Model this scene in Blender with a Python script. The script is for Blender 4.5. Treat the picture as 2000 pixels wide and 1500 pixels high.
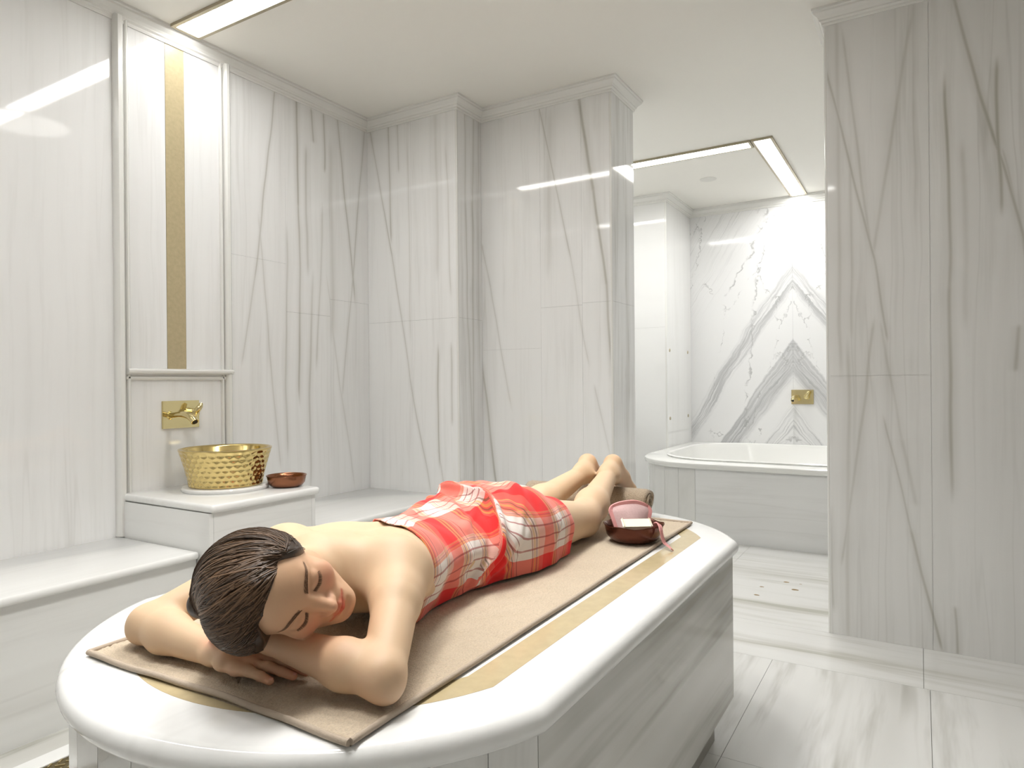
import bpy, bmesh, math, random
import numpy as np
from mathutils import Matrix, Vector

for _o in list(bpy.data.objects):
    bpy.data.objects.remove(_o, do_unlink=True)

# ------------------------------------------------------------------ camera
# world: x runs along the left wall (away, to the right), y runs away to the left, z up
SCN = bpy.context.scene
COL = SCN.collection
CAM_H = 1.12
YAW, PITCH, ROLL, FPX = 0.543068544, 0.001001, -0.008887332, 1324.103

def cam_rot():
    cy, sy, cp, sp, cr, sr = math.cos(YAW), math.sin(YAW), math.cos(PITCH), math.sin(PITCH), math.cos(ROLL), math.sin(ROLL)
    Ry = np.array([[cy, 0, sy], [0, 1, 0], [-sy, 0, cy]])
    Rx = np.array([[1, 0, 0], [0, cp, -sp], [0, sp, cp]])
    Rz = np.array([[cr, -sr, 0], [sr, cr, 0], [0, 0, 1]])
    return Rz @ Rx @ Ry
_R = cam_rot()
def _row(i):
    return Vector((_R[i, 2], -_R[i, 0], -_R[i, 1]))
_right, _down, _fwd = _row(0), _row(1), _row(2)
cam_data = bpy.data.cameras.new('camera')
cam = bpy.data.objects.new('camera', cam_data)
COL.objects.link(cam)
cam_data.sensor_width = 36.0
cam_data.lens = FPX / 2000.0 * 36.0
cam_data.clip_start = 0.02
_m = Matrix.Identity(4)
for _i in range(3):
    _m[_i][0] = _right[_i]; _m[_i][1] = -_down[_i]; _m[_i][2] = -_fwd[_i]
_m[0][3], _m[1][3], _m[2][3] = 0, 0, CAM_H
cam.matrix_world = _m
SCN.camera = cam

# ------------------------------------------------------------------ world, exposure
world = bpy.data.worlds.new('world'); SCN.world = world
world.use_nodes = True
world.node_tree.nodes['Background'].inputs[0].default_value = (0.9, 0.9, 0.86, 1)
world.node_tree.nodes['Background'].inputs[1].default_value = 0.25
SCN.view_settings.view_transform = 'Standard'
SCN.view_settings.look = 'None'
SCN.view_settings.gamma = 1.0
SCN.view_settings.use_curve_mapping = False
SCN.view_settings.exposure = 1.0
LAMP = 11.5          # radiance of the ceiling light strips
LAMP_FAR = 19.0
FILL_W = 48.0           # watts of each fill lamp added above the table

# ------------------------------------------------------------------ helpers
def link(o, parent=None):
    COL.objects.link(o)
    if parent is not None:
        o.parent = parent
        o.matrix_parent_inverse = parent.matrix_world.inverted() if parent.type != 'EMPTY' else Matrix.Translation(-Vector(parent.location))
    return o
def mesh_obj(name, verts, faces, mat, parent=None, smooth=False):
    me = bpy.data.meshes.new(name)
    me.from_pydata([tuple(map(float, v)) for v in verts], [], [tuple(int(i) for i in f) for f in faces])
    me.update()
    if mat: me.materials.append(mat)
    if smooth:
        for p in me.polygons: p.use_smooth = True
    return link(bpy.data.objects.new(name, me), parent)
def bm_obj(name, bm, mat, parent=None, smooth=False):
    me = bpy.data.meshes.new(name); bm.to_mesh(me); bm.free()
    if mat: me.materials.append(mat)
    if smooth:
        for p in me.polygons: p.use_smooth = True
    return link(bpy.data.objects.new(name, me), parent)
def thing(name, loc, label, cat, group=None):
    o = bpy.data.objects.new(name, None); o.location = loc; o.empty_display_size = 0.1
    COL.objects.link(o); o['label'] = label; o['category'] = cat
    if group: o['group'] = group
    return o
def tag(o, label, cat, group=None):
    o['label'] = label; o['category'] = cat
    if group: o['group'] = group
    return o
def struct(o, label=None):
    o['kind'] = 'structure'
    if label: o['label'] = label
    return o
def box(name, lo, hi, mat, parent=None, bevel=0.0, seg=2):
    bm = bmesh.new(); bmesh.ops.create_cube(bm, size=1.0)
    for v in bm.verts:
        for i in range(3):
            v.co[i] = lo[i] if v.co[i] < 0 else hi[i]
    if bevel > 0:
        bmesh.ops.bevel(bm, geom=bm.edges[:], offset=bevel, segments=seg, profile=0.5, affect='EDGES')
    return bm_obj(name, bm, mat, parent, smooth=False)
def smooth_by_angle(o, ang=40):
    me = o.data
    for p in me.polygons: p.use_smooth = True
    bm = bmesh.new(); bm.from_mesh(me)
    for e in bm.edges:
        if len(e.link_faces) == 2:
            e.smooth = e.calc_face_angle(0) < math.radians(ang)
    bm.to_mesh(me); bm.free()
    return o
def sweep(name, path, profile, mat, parent=None, closed=False):
    """sweep a (out, z) profile along a plan polyline; 'out' is to the right of travel, mitred"""
    P = [Vector((p[0], p[1])) for p in path]; n = len(P)
    vs, fs = [], []
    for i in range(n):
        if closed or 0 < i < n - 1:
            a = (P[i] - P[i - 1]).normalized(); b = (P[(i + 1) % n] - P[i]).normalized()
        elif i == 0:
            a = b = (P[1] - P[0]).normalized()
        else:
            a = b = (P[-1] - P[-2]).normalized()
        na, nb = Vector((a.y, -a.x)), Vector((b.y, -b.x))
        m = (na + nb); m = m / max(1e-6, m.dot(na))
        for (o, z) in profile:
            vs.append((P[i].x + m.x * o, P[i].y + m.y * o, z))
    k = len(profile)
    for i in range(n if closed else n - 1):
        j = (i + 1) % n
        for q in range(k):
            r = (q + 1) % k
            fs.append((i * k + q, j * k + q, j * k + r, i * k + r))
    if not closed:
        fs.append(tuple(range(k))); fs.append(tuple((n - 1) * k + q for q in reversed(range(k))))
    o = mesh_obj(name, vs, fs, mat, parent)
    bm = bmesh.new(); bm.from_mesh(o.data); bmesh.ops.recalc_face_normals(bm, faces=bm.faces[:]); bm.to_mesh(o.data); bm.free()
    return o
def lathe(name, profile, mat, center, parent=None, seg=48, ang=35, warp=None):
    vs, fs = [], []
    n = len(profile)
    for i in range(seg):
        a = 2 * math.pi * i / seg
        for j, (r, z) in enumerate(profile):
            if warp: r2, z2 = warp(a, r, z, j)
            else: r2, z2 = r, z
            vs.append((center[0] + r2 * math.cos(a), center[1] + r2 * math.sin(a), center[2] + z2))
    for i in range(seg):
        for j in range(n - 1):
            fs.append((i * n + j, ((i + 1) % seg) * n + j, ((i + 1) % seg) * n + j + 1, i * n + j + 1))
    o = mesh_obj(name, vs, fs, mat, parent)
    bm = bmesh.new(); bm.from_mesh(o.data)
    bmesh.ops.remove_doubles(bm, verts=bm.verts[:], dist=1e-5)
    bmesh.ops.recalc_face_normals(bm, faces=bm.faces[:]); bm.to_mesh(o.data); bm.free()
    return smooth_by_angle(o, ang)
def tube(name, pts, radii, mat, parent=None, seg=12):
    P = [Vector(p) for p in pts]; n = len(P); vs, fs = [], []
    up = Vector((0, 0, 1)); prev = None
    for i in range(n):
        d = (P[min(i + 1, n - 1)] - P[max(i - 1, 0)]).normalized()
        if prev is None:
            s = d.cross(up); s = s if s.length > 0.1 else d.cross(Vector((1, 0, 0)))
        else: s = prev - d * prev.dot(d)
        s.normalize(); prev = s; t = d.cross(s)
        r = radii[i] if hasattr(radii, '__len__') else radii
        for k in range(seg):
            a = 2 * math.pi * k / seg
            vs.append(P[i] + (s * math.cos(a) + t * math.sin(a)) * r)
    for i in range(n - 1):
        for k in range(seg):
            fs.append((i * seg + k, i * seg + (k + 1) % seg, (i + 1) * seg + (k + 1) % seg, (i + 1) * seg + k))
    fs.append(tuple(reversed(range(seg)))); fs.append(tuple((n - 1) * seg + k for k in range(seg)))
    return smooth_by_angle(mesh_obj(name, vs, fs, mat, parent), 50)

# ------------------------------------------------------------------ materials
def new_mat(name):
    m = bpy.data.materials.new(name); m.use_nodes = True
    nt = m.node_tree; b = nt.nodes['Principled BSDF']
    return m, nt, b
def nd(nt, typ, **kw):
    n = nt.nodes.new(typ)
    for k, v in kw.items(): setattr(n, k, v)
    return n
def put(nt, sock, v):
    if isinstance(v, bpy.types.NodeSocket): nt.links.new(v, sock)
    else: sock.default_value = v
def mth(nt, op, a, b=None, c=None, clamp=False):
    n = nd(nt, 'ShaderNodeMath', operation=op, use_clamp=clamp)
    put(nt, n.inputs[0], a)
    if b is not None: put(nt, n.inputs[1], b)
    if c is not None: put(nt, n.inputs[2], c)
    return n.outputs[0]
def mixc(nt, f, a, b, blend='MIX'):
    n = nd(nt, 'ShaderNodeMix', data_type='RGBA', blend_type=blend)
    put(nt, n.inputs[0], f)
    put(nt, n.inputs[6], a if isinstance(a, bpy.types.NodeSocket) else (*a, 1))
    put(nt, n.inputs[7], b if isinstance(b, bpy.types.NodeSocket) else (*b, 1))
    return n.outputs[2]
def sstep(nt, x, lo, hi):
    n = nd(nt, 'ShaderNodeMapRange', interpolation_type='SMOOTHSTEP')
    put(nt, n.inputs[0], x); put(nt, n.inputs[1], lo); put(nt, n.inputs[2], hi)
    return n.outputs[0]
def noise(nt, vec, scale, detail=4, rough=0.55, dist=0.0, col=False):
    n = nd(nt, 'ShaderNodeTexNoise'); put(nt, n.inputs['Vector'], vec)
    n.inputs['Scale'].default_value = scale; n.inputs['Detail'].default_value = detail
    n.inputs['Roughness'].default_value = rough; n.inputs['Distortion'].default_value = dist
    return n.outputs[1 if col else 0]
def comb(nt, x, y, z):
    n = nd(nt, 'ShaderNodeCombineXYZ')
    put(nt, n.inputs[0], x); put(nt, n.inputs[1], y); put(nt, n.inputs[2], z)
    return n.outputs[0]
def pos_axes(nt):
    g = nd(nt, 'ShaderNodeNewGeometry'); s = nd(nt, 'ShaderNodeSeparateXYZ')
    nt.links.new(g.outputs['Position'], s.inputs[0])
    return g.outputs['Position'], s.outputs
def bump(nt, bsdf, h, strength, dist=0.01):
    n = nd(nt, 'ShaderNodeBump'); n.inputs['Strength'].default_value = strength; n.inputs['Distance'].default_value = dist
    put(nt, n.inputs['Height'], h); nt.links.new(n.outputs[0], bsdf.inputs['Normal'])

def vein_group():
    g = bpy.data.node_groups.new('marble_vein', 'ShaderNodeTree')
    for nm in ('A', 'L', 'A0', 'L0', 'A1', 'L1', 'Width', 'Strength'):
        g.interface.new_socket(nm, in_out='INPUT', socket_type='NodeSocketFloat')
    g.interface.new_socket('Mask', in_out='OUTPUT', socket_type='NodeSocketFloat')
    gi = g.nodes.new('NodeGroupInput'); go = g.nodes.new('NodeGroupOutput'); I = gi.outputs
    s = mth(g, 'DIVIDE', mth(g, 'SUBTRACT', I['L'], I['L0']), mth(g, 'SUBTRACT', I['L1'], I['L0']))
    a = mth(g, 'MULTIPLY_ADD', mth(g, 'SUBTRACT', I['A1'], I['A0']), s, I['A0'])
    d = mth(g, 'DIVIDE', mth(g, 'ABSOLUTE', mth(g, 'SUBTRACT', I['A'], a)), I['Width'])
    m = mth(g, 'MULTIPLY_ADD', sstep(g, d, 1.3, 0.0), .62, mth(g, 'MULTIPLY', sstep(g, d, 4.5, 0.0), .30))
    f = mth(g, 'MULTIPLY', sstep(g, s, 0.0, 0.12), sstep(g, s, 1.0, 0.88))
    g.links.new(mth(g, 'MULTIPLY', mth(g, 'MULTIPLY', m, f), I['Strength']), go.inputs[0])
    return g
VEIN = vein_group()

def marble(name, across, along, veins=(), base=(0.86, 0.86, 0.85), dark=(0.50, 0.49, 0.455), streak=0.5,
           rough=0.05, seed=0.0, fine=26.0, along_k=0.05, veincol=(0.44, 0.425, 0.37), hair=0.5):
    """banded white marble; across/along = world axis numbers of the bedding"""
    m, nt, b = new_mat(name)
    P, ax = pos_axes(nt)
    wob = mth(nt, 'MULTIPLY', mth(nt, 'SUBTRACT', noise(nt, P, 1.3, 2), 0.5), 0.05)
    A = mth(nt, 'ADD', ax[across], wob); L = ax[along]
    v1 = comb(nt, A, mth(nt, 'MULTIPLY', L, along_k), seed)
    v2 = comb(nt, A, mth(nt, 'MULTIPLY', L, along_k * .5), seed + 7.7)
    n1 = noise(nt, v1, fine, 4, 0.62)
    n2 = noise(nt, v1, fine * 0.22, 3, 0.6)
    n3 = noise(nt, P, 1.7, 2, 0.5)
    n4 = noise(nt, v2, fine * 0.5, 2, 0.5)
    hairline = mth(nt, 'MULTIPLY', sstep(nt, mth(nt, 'ABSOLUTE', mth(nt, 'SUBTRACT', n4, .52)), .022, 0.0), sstep(nt, n2, .42, .62))
    f = mth(nt, 'ADD', mth(nt, 'MULTIPLY', sstep(nt, n1, 0.47, 0.72), 0.55), mth(nt, 'MULTIPLY', sstep(nt, n2, 0.46, 0.70), 0.6))
    f = mth(nt, 'MULTIPLY_ADD', hairline, hair, f)
    f = mth(nt, 'MULTIPLY', f, mth(nt, 'MULTIPLY_ADD', n3, 1.3, -0.05))
    f = mth(nt, 'MULTIPLY', f, streak, clamp=True)
    c = mixc(nt, f, base, dark)
    tot = None
    for (a0, l0, a1, l1, w, s) in veins:
        g = nd(nt, 'ShaderNodeGroup'); g.node_tree = VEIN
        put(nt, g.inputs['A'], A); put(nt, g.inputs['L'], L)
        for k, v in zip(('A0', 'L0', 'A1', 'L1', 'Width', 'Strength'), (a0, l0, a1, l1, w, s)): g.inputs[k].default_value = v
        tot = g.outputs[0] if tot is None else mth(nt, 'MAXIMUM', tot, g.outputs[0])
    if tot is not None:
        tot = mth(nt, 'MULTIPLY', tot, mth(nt, 'MULTIPLY_ADD', n3, 1.2, 0.30), clamp=True)
        c = mixc(nt, tot, c, veincol)
    nt.links.new(c, b.inputs['Base Color'])
    b.inputs['Roughness'].default_value = rough
    b.inputs['IOR'].default_value = 1.5
    return m
def plain(name, col, rough=0.5, metal=0.0, nz=0.0, nscale=20.0, bmp=0.0):
    m, nt, b = new_mat(name)
    b.inputs['Roughness'].default_value = rough; b.inputs['Metallic'].default_value = metal
    P, ax = pos_axes(nt); n = noise(nt, P, nscale, 4)
    c = mixc(nt, mth(nt, 'MULTIPLY', n, nz), col, tuple(x * 0.6 for x in col))
    nt.links.new(c, b.inputs['Base Color'])
    if bmp: bump(nt, b, n, bmp, 0.002)
    return m
def emit(name, col, strength):
    m, nt, b = new_mat(name)
    b.inputs['Base Color'].default_value = (0.9, 0.9, 0.88, 1)
    b.inputs['Emission Color'].default_value = (*col, 1); b.inputs['Emission Strength'].default_value = strength
    return m
# ------------------------------------------------------------------ pixel -> position helpers
def ray(px, py):
    d = np.array([(px - 1000) / FPX, (py - 750) / FPX, 1.0]); w = _R.T @ d
    return np.array([w[2], -w[0], -w[1]])
def on_plane(px, py, axis, val):
    d = ray(px, py); o = np.array([0, 0, CAM_H]); return o + (val - o[axis]) / d[axis] * d
def veins_px(lst, axis, val, across):
    out = []
    for (x0, y0, x1, y1, w, s) in lst:
        a = on_plane(x0, y0, axis, val); b = on_plane(x1, y1, axis, val)
        if abs(a[2] - b[2]) < 0.02: continue
        ext = 0.12
        da, dz = (b[across] - a[across]) * ext, (b[2] - a[2]) * ext
        out.append((a[across] - da, a[2] - dz, b[across] + da, b[2] + dz, w, s))
    return out

CEIL = 2.76
XW, YW = 3.16, 2.947            # corner of the left wall and the wall with the pier
Y1, X2, Y2, X2B = 2.263, 3.41, 1.422, 3.74
XC, YC = 3.297, 0.359           # right wall end
XF, YF, XP = 6.46, 1.89, 5.75   # far wall, far side wall, far pier

# ------------------------------------------------------------------ marble materials of the setting
M_left = marble('marble_left', 0, 2, veins_px([
    (536, 182, 498, 532, .006, .75), (498, 532, 475, 700, .006, .5), (578, 197, 583, 400, .008, 1.0), (583, 400, 588, 760, .008, .85),
    (607, 215, 611, 275, .008, .8), (632, 225, 634, 330, .007, .9), (630, 420, 620, 700, .007, .5), (659, 234, 692, 570, .007, .8),
    (710, 262, 688, 560, .006, .7), (688, 560, 672, 760, .006, .5), (505, 440, 532, 720, .006, .5), (532, 720, 548, 900, .006, .5),
    (560, 470, 562, 860, .008, .6), (597, 300, 600, 520, .01, .6), (640, 560, 690, 930, .006, .35), (610, 560, 606, 930, .009, .55),
    (440, 330, 436, 700, .010, .45), (645, 300, 650, 640, .02, .4)], 1, YW, 0), streak=0.34, seed=1.0)
M_corner = marble('marble_corner', 1, 2, veins_px([
    (725, 258, 765, 498, .005, .8), (765, 498, 800, 740, .005, .6), (800, 740, 840, 950, .006, .6), (761, 246, 764, 460, .006, .9),
    (779, 240, 781, 330, .006, .6), (855, 690, 858, 900, .006, .9), (881, 680, 884, 820, .006, .6), (852, 222, 854, 520, .012, .4),
    (872, 300, 880, 560, .006, .5), (799, 300, 800, 640, .005, .4), (856, 880, 872, 985, .006, .5)], 0, XW, 1), streak=0.38, seed=4.2, fine=34)
M_step = marble('marble_step', 0, 2, veins_px([
    (906, 220, 914, 640, .006, .7), (923, 230, 925, 900, .006, .8), (933, 240, 936, 700, .006, .5), (915, 640, 926, 940, .010, .6)], 1, Y1, 0), streak=0.75, seed=9.1, fine=40)
M_end = marble('marble_end', 1, 2, veins_px([
    (1132, 190, 1160, 370, .012, .9), (1160, 370, 1186, 555, .010, .8), (1186, 555, 1199, 730, .009, .7), (1055, 213, 1114, 495, .005, .6),
    (1114, 495, 1150, 700, .005, .35), (941, 480, 958, 560, .005, .6), (958, 560, 997, 782, .005, .5), (943, 719, 973, 960, .009, .95),
    (1165, 760, 1190, 880, .005, .4), (1075, 240, 1072, 520, .02, .25)], 0, X2, 1), streak=0.42, seed=12.7, fine=24)
M_right = marble('marble_right', 1, 2, veins_px([
    (1613, 136, 1705, 506, .006, .8), (1705, 506, 1732, 655, .006, .7), (1648, 84, 1696, 466, .007, .55), (1776, 53, 1705, 484, .009, .5),
    (1705, 640, 1675, 870, .008, .55), (1675, 870, 1648, 1090, .007, .6), (1727, 829, 1780, 1040, .005, .7), (1780, 1040, 1837, 1258, .007, .95),
    (1722, 640, 1760, 860, .007, .4), (1760, 860, 1786, 980, .010, .5), (1864, 4, 1947, 282, .008, .95), (1947, 282, 2004, 500, .007, .85),
    (1848, 176, 1853, 560, .008, .9), (1853, 560, 1858, 948, .009, .95), (1949, 132, 1952, 400, .008, .95), (1634, 60, 1640, 700, .010, .45),
    (1660, 330, 1664, 640, .008, .4), (1655, 700, 1658, 1230, .010, .5), (1620, 1000, 1630, 1180, .008, .6), (1880, 300, 1884, 620, .012, .4),
    (1990, 640, 1984, 720, .009, .8), (1866, 1190, 1871, 1275, .006, .8), (1960, 300, 2010, 560, .006, .5)], 0, XC, 1),
    streak=0.6, seed=21.3, base=(0.81, 0.805, 0.785), fine=18)
M_white = marble('marble_white', 0, 2, streak=0.18, seed=31.0, base=(0.84, 0.84, 0.825))
M_bench = marble('marble_bench', 1, 0, streak=0.22, seed=33.0, base=(0.84, 0.84, 0.82), rough=0.12)
M_benchv = marble('marble_bench_front', 2, 0, streak=0.35, seed=35.0, base=(0.82, 0.82, 0.80), rough=0.12)
M_benchs = marble('marble_bench_side', 2, 1, streak=0.30, seed=36.0, base=(0.82, 0.82, 0.80), rough=0.12)
M_trim = plain('marble_trim', (0.82, 0.815, 0.78), 0.18, nz=0.12, nscale=6)
M_grout = plain("grout", (0.74, 0.735, 0.70), 0.8)
M_floor = marble('marble_floor', 1, 0, streak=1.75, seed=41.0, base=(0.81, 0.808, 0.785), dark=(0.42, 0.41, 0.36), fine=9, rough=0.13, along_k=0.09)
M_floorb = marble('marble_floor_border', 0, 1, streak=1.5, seed=43.0, base=(0.80, 0.798, 0.775), dark=(0.50, 0.49, 0.43), fine=13, rough=0.13, along_k=0.06)
M_ceil = plain('ceiling_paint', (0.88, 0.862, 0.805), 0.6, nz=0.03, nscale=2)
M_gold = plain('gold_stone', (0.56, 0.465, 0.28), 0.3, nz=0.8, nscale=55)
M_brass = plain('polished_brass', (0.74, 0.63, 0.34), 0.10, 1.0, nz=0.1)
M_steel = plain('steel_frame', (0.42, 0.37, 0.27), 0.4, 0.7)
M_lamp = emit('lamp_diffuser', (1.0, 0.995, 0.985), LAMP)
M_fill = emit('fill_lamp_lens', (1.0, 0.98, 0.93), 2.0)  # glowing face of the fill lamps added over the table
M_lampf = emit('lamp_diffuser_far', (1.0, 0.995, 0.985), LAMP_FAR)

def far_marble():
    m, nt, b = new_mat('marble_bookmatched')
    P, ax = pos_axes(nt)
    Y0 = 0.975
    ay = mth(nt, 'ABSOLUTE', mth(nt, 'SUBTRACT', ax[1], Y0))
    pv = comb(nt, ay, ax[2], 3.3)
    n1 = noise(nt, pv, 2.0, 5, 0.6); n2 = noise(nt, pv, 9.0, 4, 0.6)
    t = mth(nt, 'MULTIPLY', ay, 1.30)
    t = mth(nt, 'ADD', t, mth(nt, 'MULTIPLY', mth(nt, 'MULTIPLY', ay, ay), 0.25))
    c = mth(nt, 'ADD', mth(nt, 'ADD', ax[2], t), mth(nt, 'MULTIPLY', mth(nt, 'SUBTRACT', n1, 0.5), 0.22))
    fibre = noise(nt, comb(nt, mth(nt, 'MULTIPLY', c, 14.0), mth(nt, 'MULTIPLY', ay, 1.2), 0.0), 2.2, 4, 0.7)
    def band(lo, hi, e0, e1):
        return mth(nt, 'MULTIPLY', sstep(nt, c, lo, lo + e0), sstep(nt, c, hi, hi - e1))
    f = mth(nt, 'MULTIPLY', band(1.10, 1.50, .16, .04), mth(nt, 'MULTIPLY_ADD', sstep(nt, fibre, .35, .65), .6, .4))
    f2 = mth(nt, 'MULTIPLY', band(1.90, 2.22, .10, .12), mth(nt, 'MULTIPLY', sstep(nt, fibre, .34, .62), .8))
    f3 = mth(nt, 'MULTIPLY', band(0.60, 0.95, .1, .1), sstep(nt, fibre, .42, .7))
    f4 = mth(nt, 'MULTIPLY', sstep(nt, c, 2.6, 3.5), mth(nt, 'MULTIPLY', sstep(nt, fibre, .5, .75), .55))
    f = mth(nt, 'ADD', mth(nt, 'ADD', f, mth(nt, 'MULTIPLY', f2, 1.1)), mth(nt, 'ADD', mth(nt, 'MULTIPLY', f3, .8), f4))
    w = nd(nt, 'ShaderNodeTexVoronoi', feature='DISTANCE_TO_EDGE'); w.inputs['Scale'].default_value = 2.3
    nt.links.new(comb(nt, mth(nt, 'ADD', ay, mth(nt, 'MULTIPLY', n2, .25)), mth(nt, 'MULTIPLY_ADD', c, .45, mth(nt, 'MULTIPLY', n1, .4)), 1.7), w.inputs['Vector'])
    crack = mth(nt, 'MULTIPLY', sstep(nt, w.outputs['Distance'], .018, 0.0), mth(nt, 'MULTIPLY', sstep(nt, n2, .42, .62), .75))
    col = mixc(nt, mth(nt, 'MULTIPLY', f, .78, clamp=True), (.80, .80, .795), (.34, .345, .35))
    col = mixc(nt, crack, col, (.36, .36, .355))
    nt.links.new(col, b.inputs['Base Color']); b.inputs['Roughness'].default_value = .08
    return m
M_far = far_marble()

# ------------------------------------------------------------------ floor of single marble tiles
M_joint = plain('floor_joint', (0.34, 0.32, 0.26), 0.8)
floor = struct(box('floor', (-1.75, -1.75, -0.12), (6.6, 3.1, -0.012), M_joint), 'white marble floor with grey bands')
def tile(x0, y0, x1, y1, mat):
    g = 0.0007
    return box('tile', (x0 + g, y0 + g, -0.0118), (x1 - g, y1 - g, 0.0), mat, floor)
XB0, XB1 = 2.87, 3.30                      # border strip in front of the right wall
ys = [-1.75, -1.10, -0.56, -0.02, 0.52, 1.06, 1.60, 2.14, 2.62, 3.1]
xs = [-1.75, -1.19, -0.38, 0.43, 1.24, 2.05, XB0]
for i in range(len(xs) - 1):
    for j in range(len(ys) - 1):
        tile(xs[i], ys[j], xs[i + 1], ys[j + 1], M_floor)
yb = [-1.75, -0.9, 0.0, 0.9, 1.8, 3.1]
for j in range(len(yb) - 1): tile(XB0, yb[j], XB1, yb[j + 1], M_floorb)
xb = [XB1, 3.99, 4.95, 5.7, 6.6]; yc = [-1.75, -0.5, 1.0, 2.2, 3.1]
for i in range(len(xb) - 1):
    for j in range(len(yc) - 1): tile(xb[i], yc[j], xb[i + 1], yc[j + 1], M_floorb)
ceiling = struct(box('ceiling', (-1.75, -1.75, CEIL), (6.6, 3.1, CEIL + 0.1), M_ceil), 'cream painted ceiling')

# ------------------------------------------------------------------ walls: a core faced with marble panels
T = 0.02
def wall(name, lo, hi, mat, label):
    return struct(box(name, lo, hi, mat), label)
def facing(parent, axis, face, sgn, cuts, zc, mat, other):
    """panels on the plane axis=face looking along sgn; cuts = list along the other horizontal axis; zc = z joints per column"""
    g = 0.0004
    for i in range(len(cuts) - 1):
        a0, a1 = sorted((cuts[i], cuts[i + 1])); z = zc[i % len(zc)]
        for k in range(len(z) - 1):
            lo, hi = [0, 0, z[k] + g], [0, 0, z[k + 1] - g]
            lo[other], hi[other] = a0 + g, a1 - g
            lo[axis], hi[axis] = (face, face + T) if sgn < 0 else (face - T, face)
            box('panel', lo, hi, mat, parent)
wall_left = wall('wall_left', (-1.75, YW + T, 0), (XW + 0.1, YW + 0.12, CEIL), M_grout, 'left wall clad in white marble with grey streaks')
facing(wall_left, 1, YW, -1, [-1.7, -0.75, 0.02, 0.80, 1.606], [[0.0, CEIL]], M_left, 0)
facing(wall_left, 1, YW, -1, [1.606, 1.838], [[1.175, CEIL]], M_left, 0)
facing(wall_left, 1, YW, -1, [1.606, 2.165], [[0.0, 1.175]], M_left, 0)
facing(wall_left, 1, YW, -1, [1.932, 2.165], [[1.175, CEIL]], M_left, 0)
facing(wall_left, 1, YW, -1, [2.165, 2.52, 2.84, XW], [[0.0, 1.78, CEIL], [0.0, 1.52, CEIL], [0.0, 1.62, CEIL]], M_left, 0)
box('gold_inlay', (1.839, YW - 0.001, 1.176), (1.931, YW + T, CEIL - 0.001), M_gold, wall_left)['label'] = 'narrow vertical gold stone inlay'

wall_corner = wall('wall_corner', (XW + T, Y1 + T, 0), (XW + 0.2, YW + T - 0.001, CEIL), M_grout, 'corner pier clad in streaked white marble')
facing(wall_corner, 0, XW, -1, [Y1 + 0.012, 2.60, YW], [[0.0, 1.50, CEIL]], M_corner, 1)
facing(wall_corner, 1, Y1, -1, [XW, X2], [[0.0, 1.50, CEIL]], M_step, 0)
box('corner_bead', (XW - 0.001, Y1 - 0.001, 0.0), (XW + 0.011, Y1 + 0.011, CEIL - 0.001), M_trim, wall_corner, 0.004)
wall_end = wall('wall_end', (X2 + T, Y2 + T, 0), (X2B - T, YW - 0.2, CEIL), M_grout, 'wall end beside the opening, clad in white marble')
facing(wall_end, 0, X2, -1, [Y2 + 0.012, 1.60, 1.86, Y1], [[0.0, 1.56, CEIL], [0.0, 1.55, CEIL], [0.0, 1.32, CEIL]], M_end, 1)
facing(wall_end, 1, Y2, -1, [X2, X2B], [[0.0, 1.56, CEIL]], M_step, 0)
facing(wall_end, 0, X2B, 1, [Y2 + T, 2.1, YW - 0.2], [[0.0, 1.56, CEIL]], M_white, 1)
box('corner_bead', (X2 - 0.001, Y2 - 0.001, 0.0), (X2 + 0.011, Y2 + 0.011, CEIL - 0.001), M_trim, wall_end, 0.004)

wall_right = wall('wall_right', (XC + T, -1.7, 0), (XC + 0.3, YC - T, CEIL), M_grout, 'right wall clad in beige white marble with crossing veins')
facing(wall_right, 0, XC, -1, [YC - 0.012, -0.035, -0.42, -1.05, -1.7], [[0.0, 1.14, CEIL], [0.0, CEIL]], M_right, 1)
facing(wall_right, 1, YC, 1, [XC, XC + 0.3], [[0.0, CEIL]], M_white, 0)
box('corner_bead', (XC - 0.001, YC - 0.011, 0.0), (XC + 0.011, YC + 0.001, CEIL - 0.001), M_trim, wall_right, 0.004)

wall_far = wall('wall_far', (XF + T, -0.7, 0), (XF + 0.12, 3.0, CEIL), M_grout, 'far wall of bookmatched marble with grey chevron veins')
facing(wall_far, 0, XF, -1, [-0.6, 0.975, YF], [[0.0, CEIL]], M_far, 1)
wall_far_side = wall('wall_far_side', (XP + T, YF + T, 0), (XF + T, 2.95, CEIL), M_grout, 'white marble pier beside the bathtub')
facing(wall_far_side, 0, XP, -1, [YF, 2.25, 2.9], [[0.0, 1.6, CEIL]], M_white, 1)
facing(wall_far_side, 1, YF, -1, [XP, XF], [[0.0, CEIL]], M_white, 0)
box('corner_bead', (XP - 0.001, YF - 0.001, 0.0), (XP + 0.02, YF + 0.02, CEIL - 0.001), M_trim, wall_far_side, 0.006)
wall_far_left = wall('wall_far_left', (X2B, 2.75, 0), (XP + T, 2.87, CEIL), M_white, 'side wall of the bathing alcove')
wall_far_right = wall('wall_far_right', (XC + 0.3, -0.72, 0), (XF + T, -0.6, CEIL), M_white, 'white marble wall closing the bathing alcove')
wall_rear = wall('wall_rear', (-1.75, -1.75, 0), (-1.63, YW, CEIL), M_white, 'white marble wall behind the viewpoint')
wall_side = wall('wall_side', (-1.63, -1.75, 0), (XC + 0.3, -1.63, CEIL), M_white, 'white marble wall on the near right')

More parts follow.
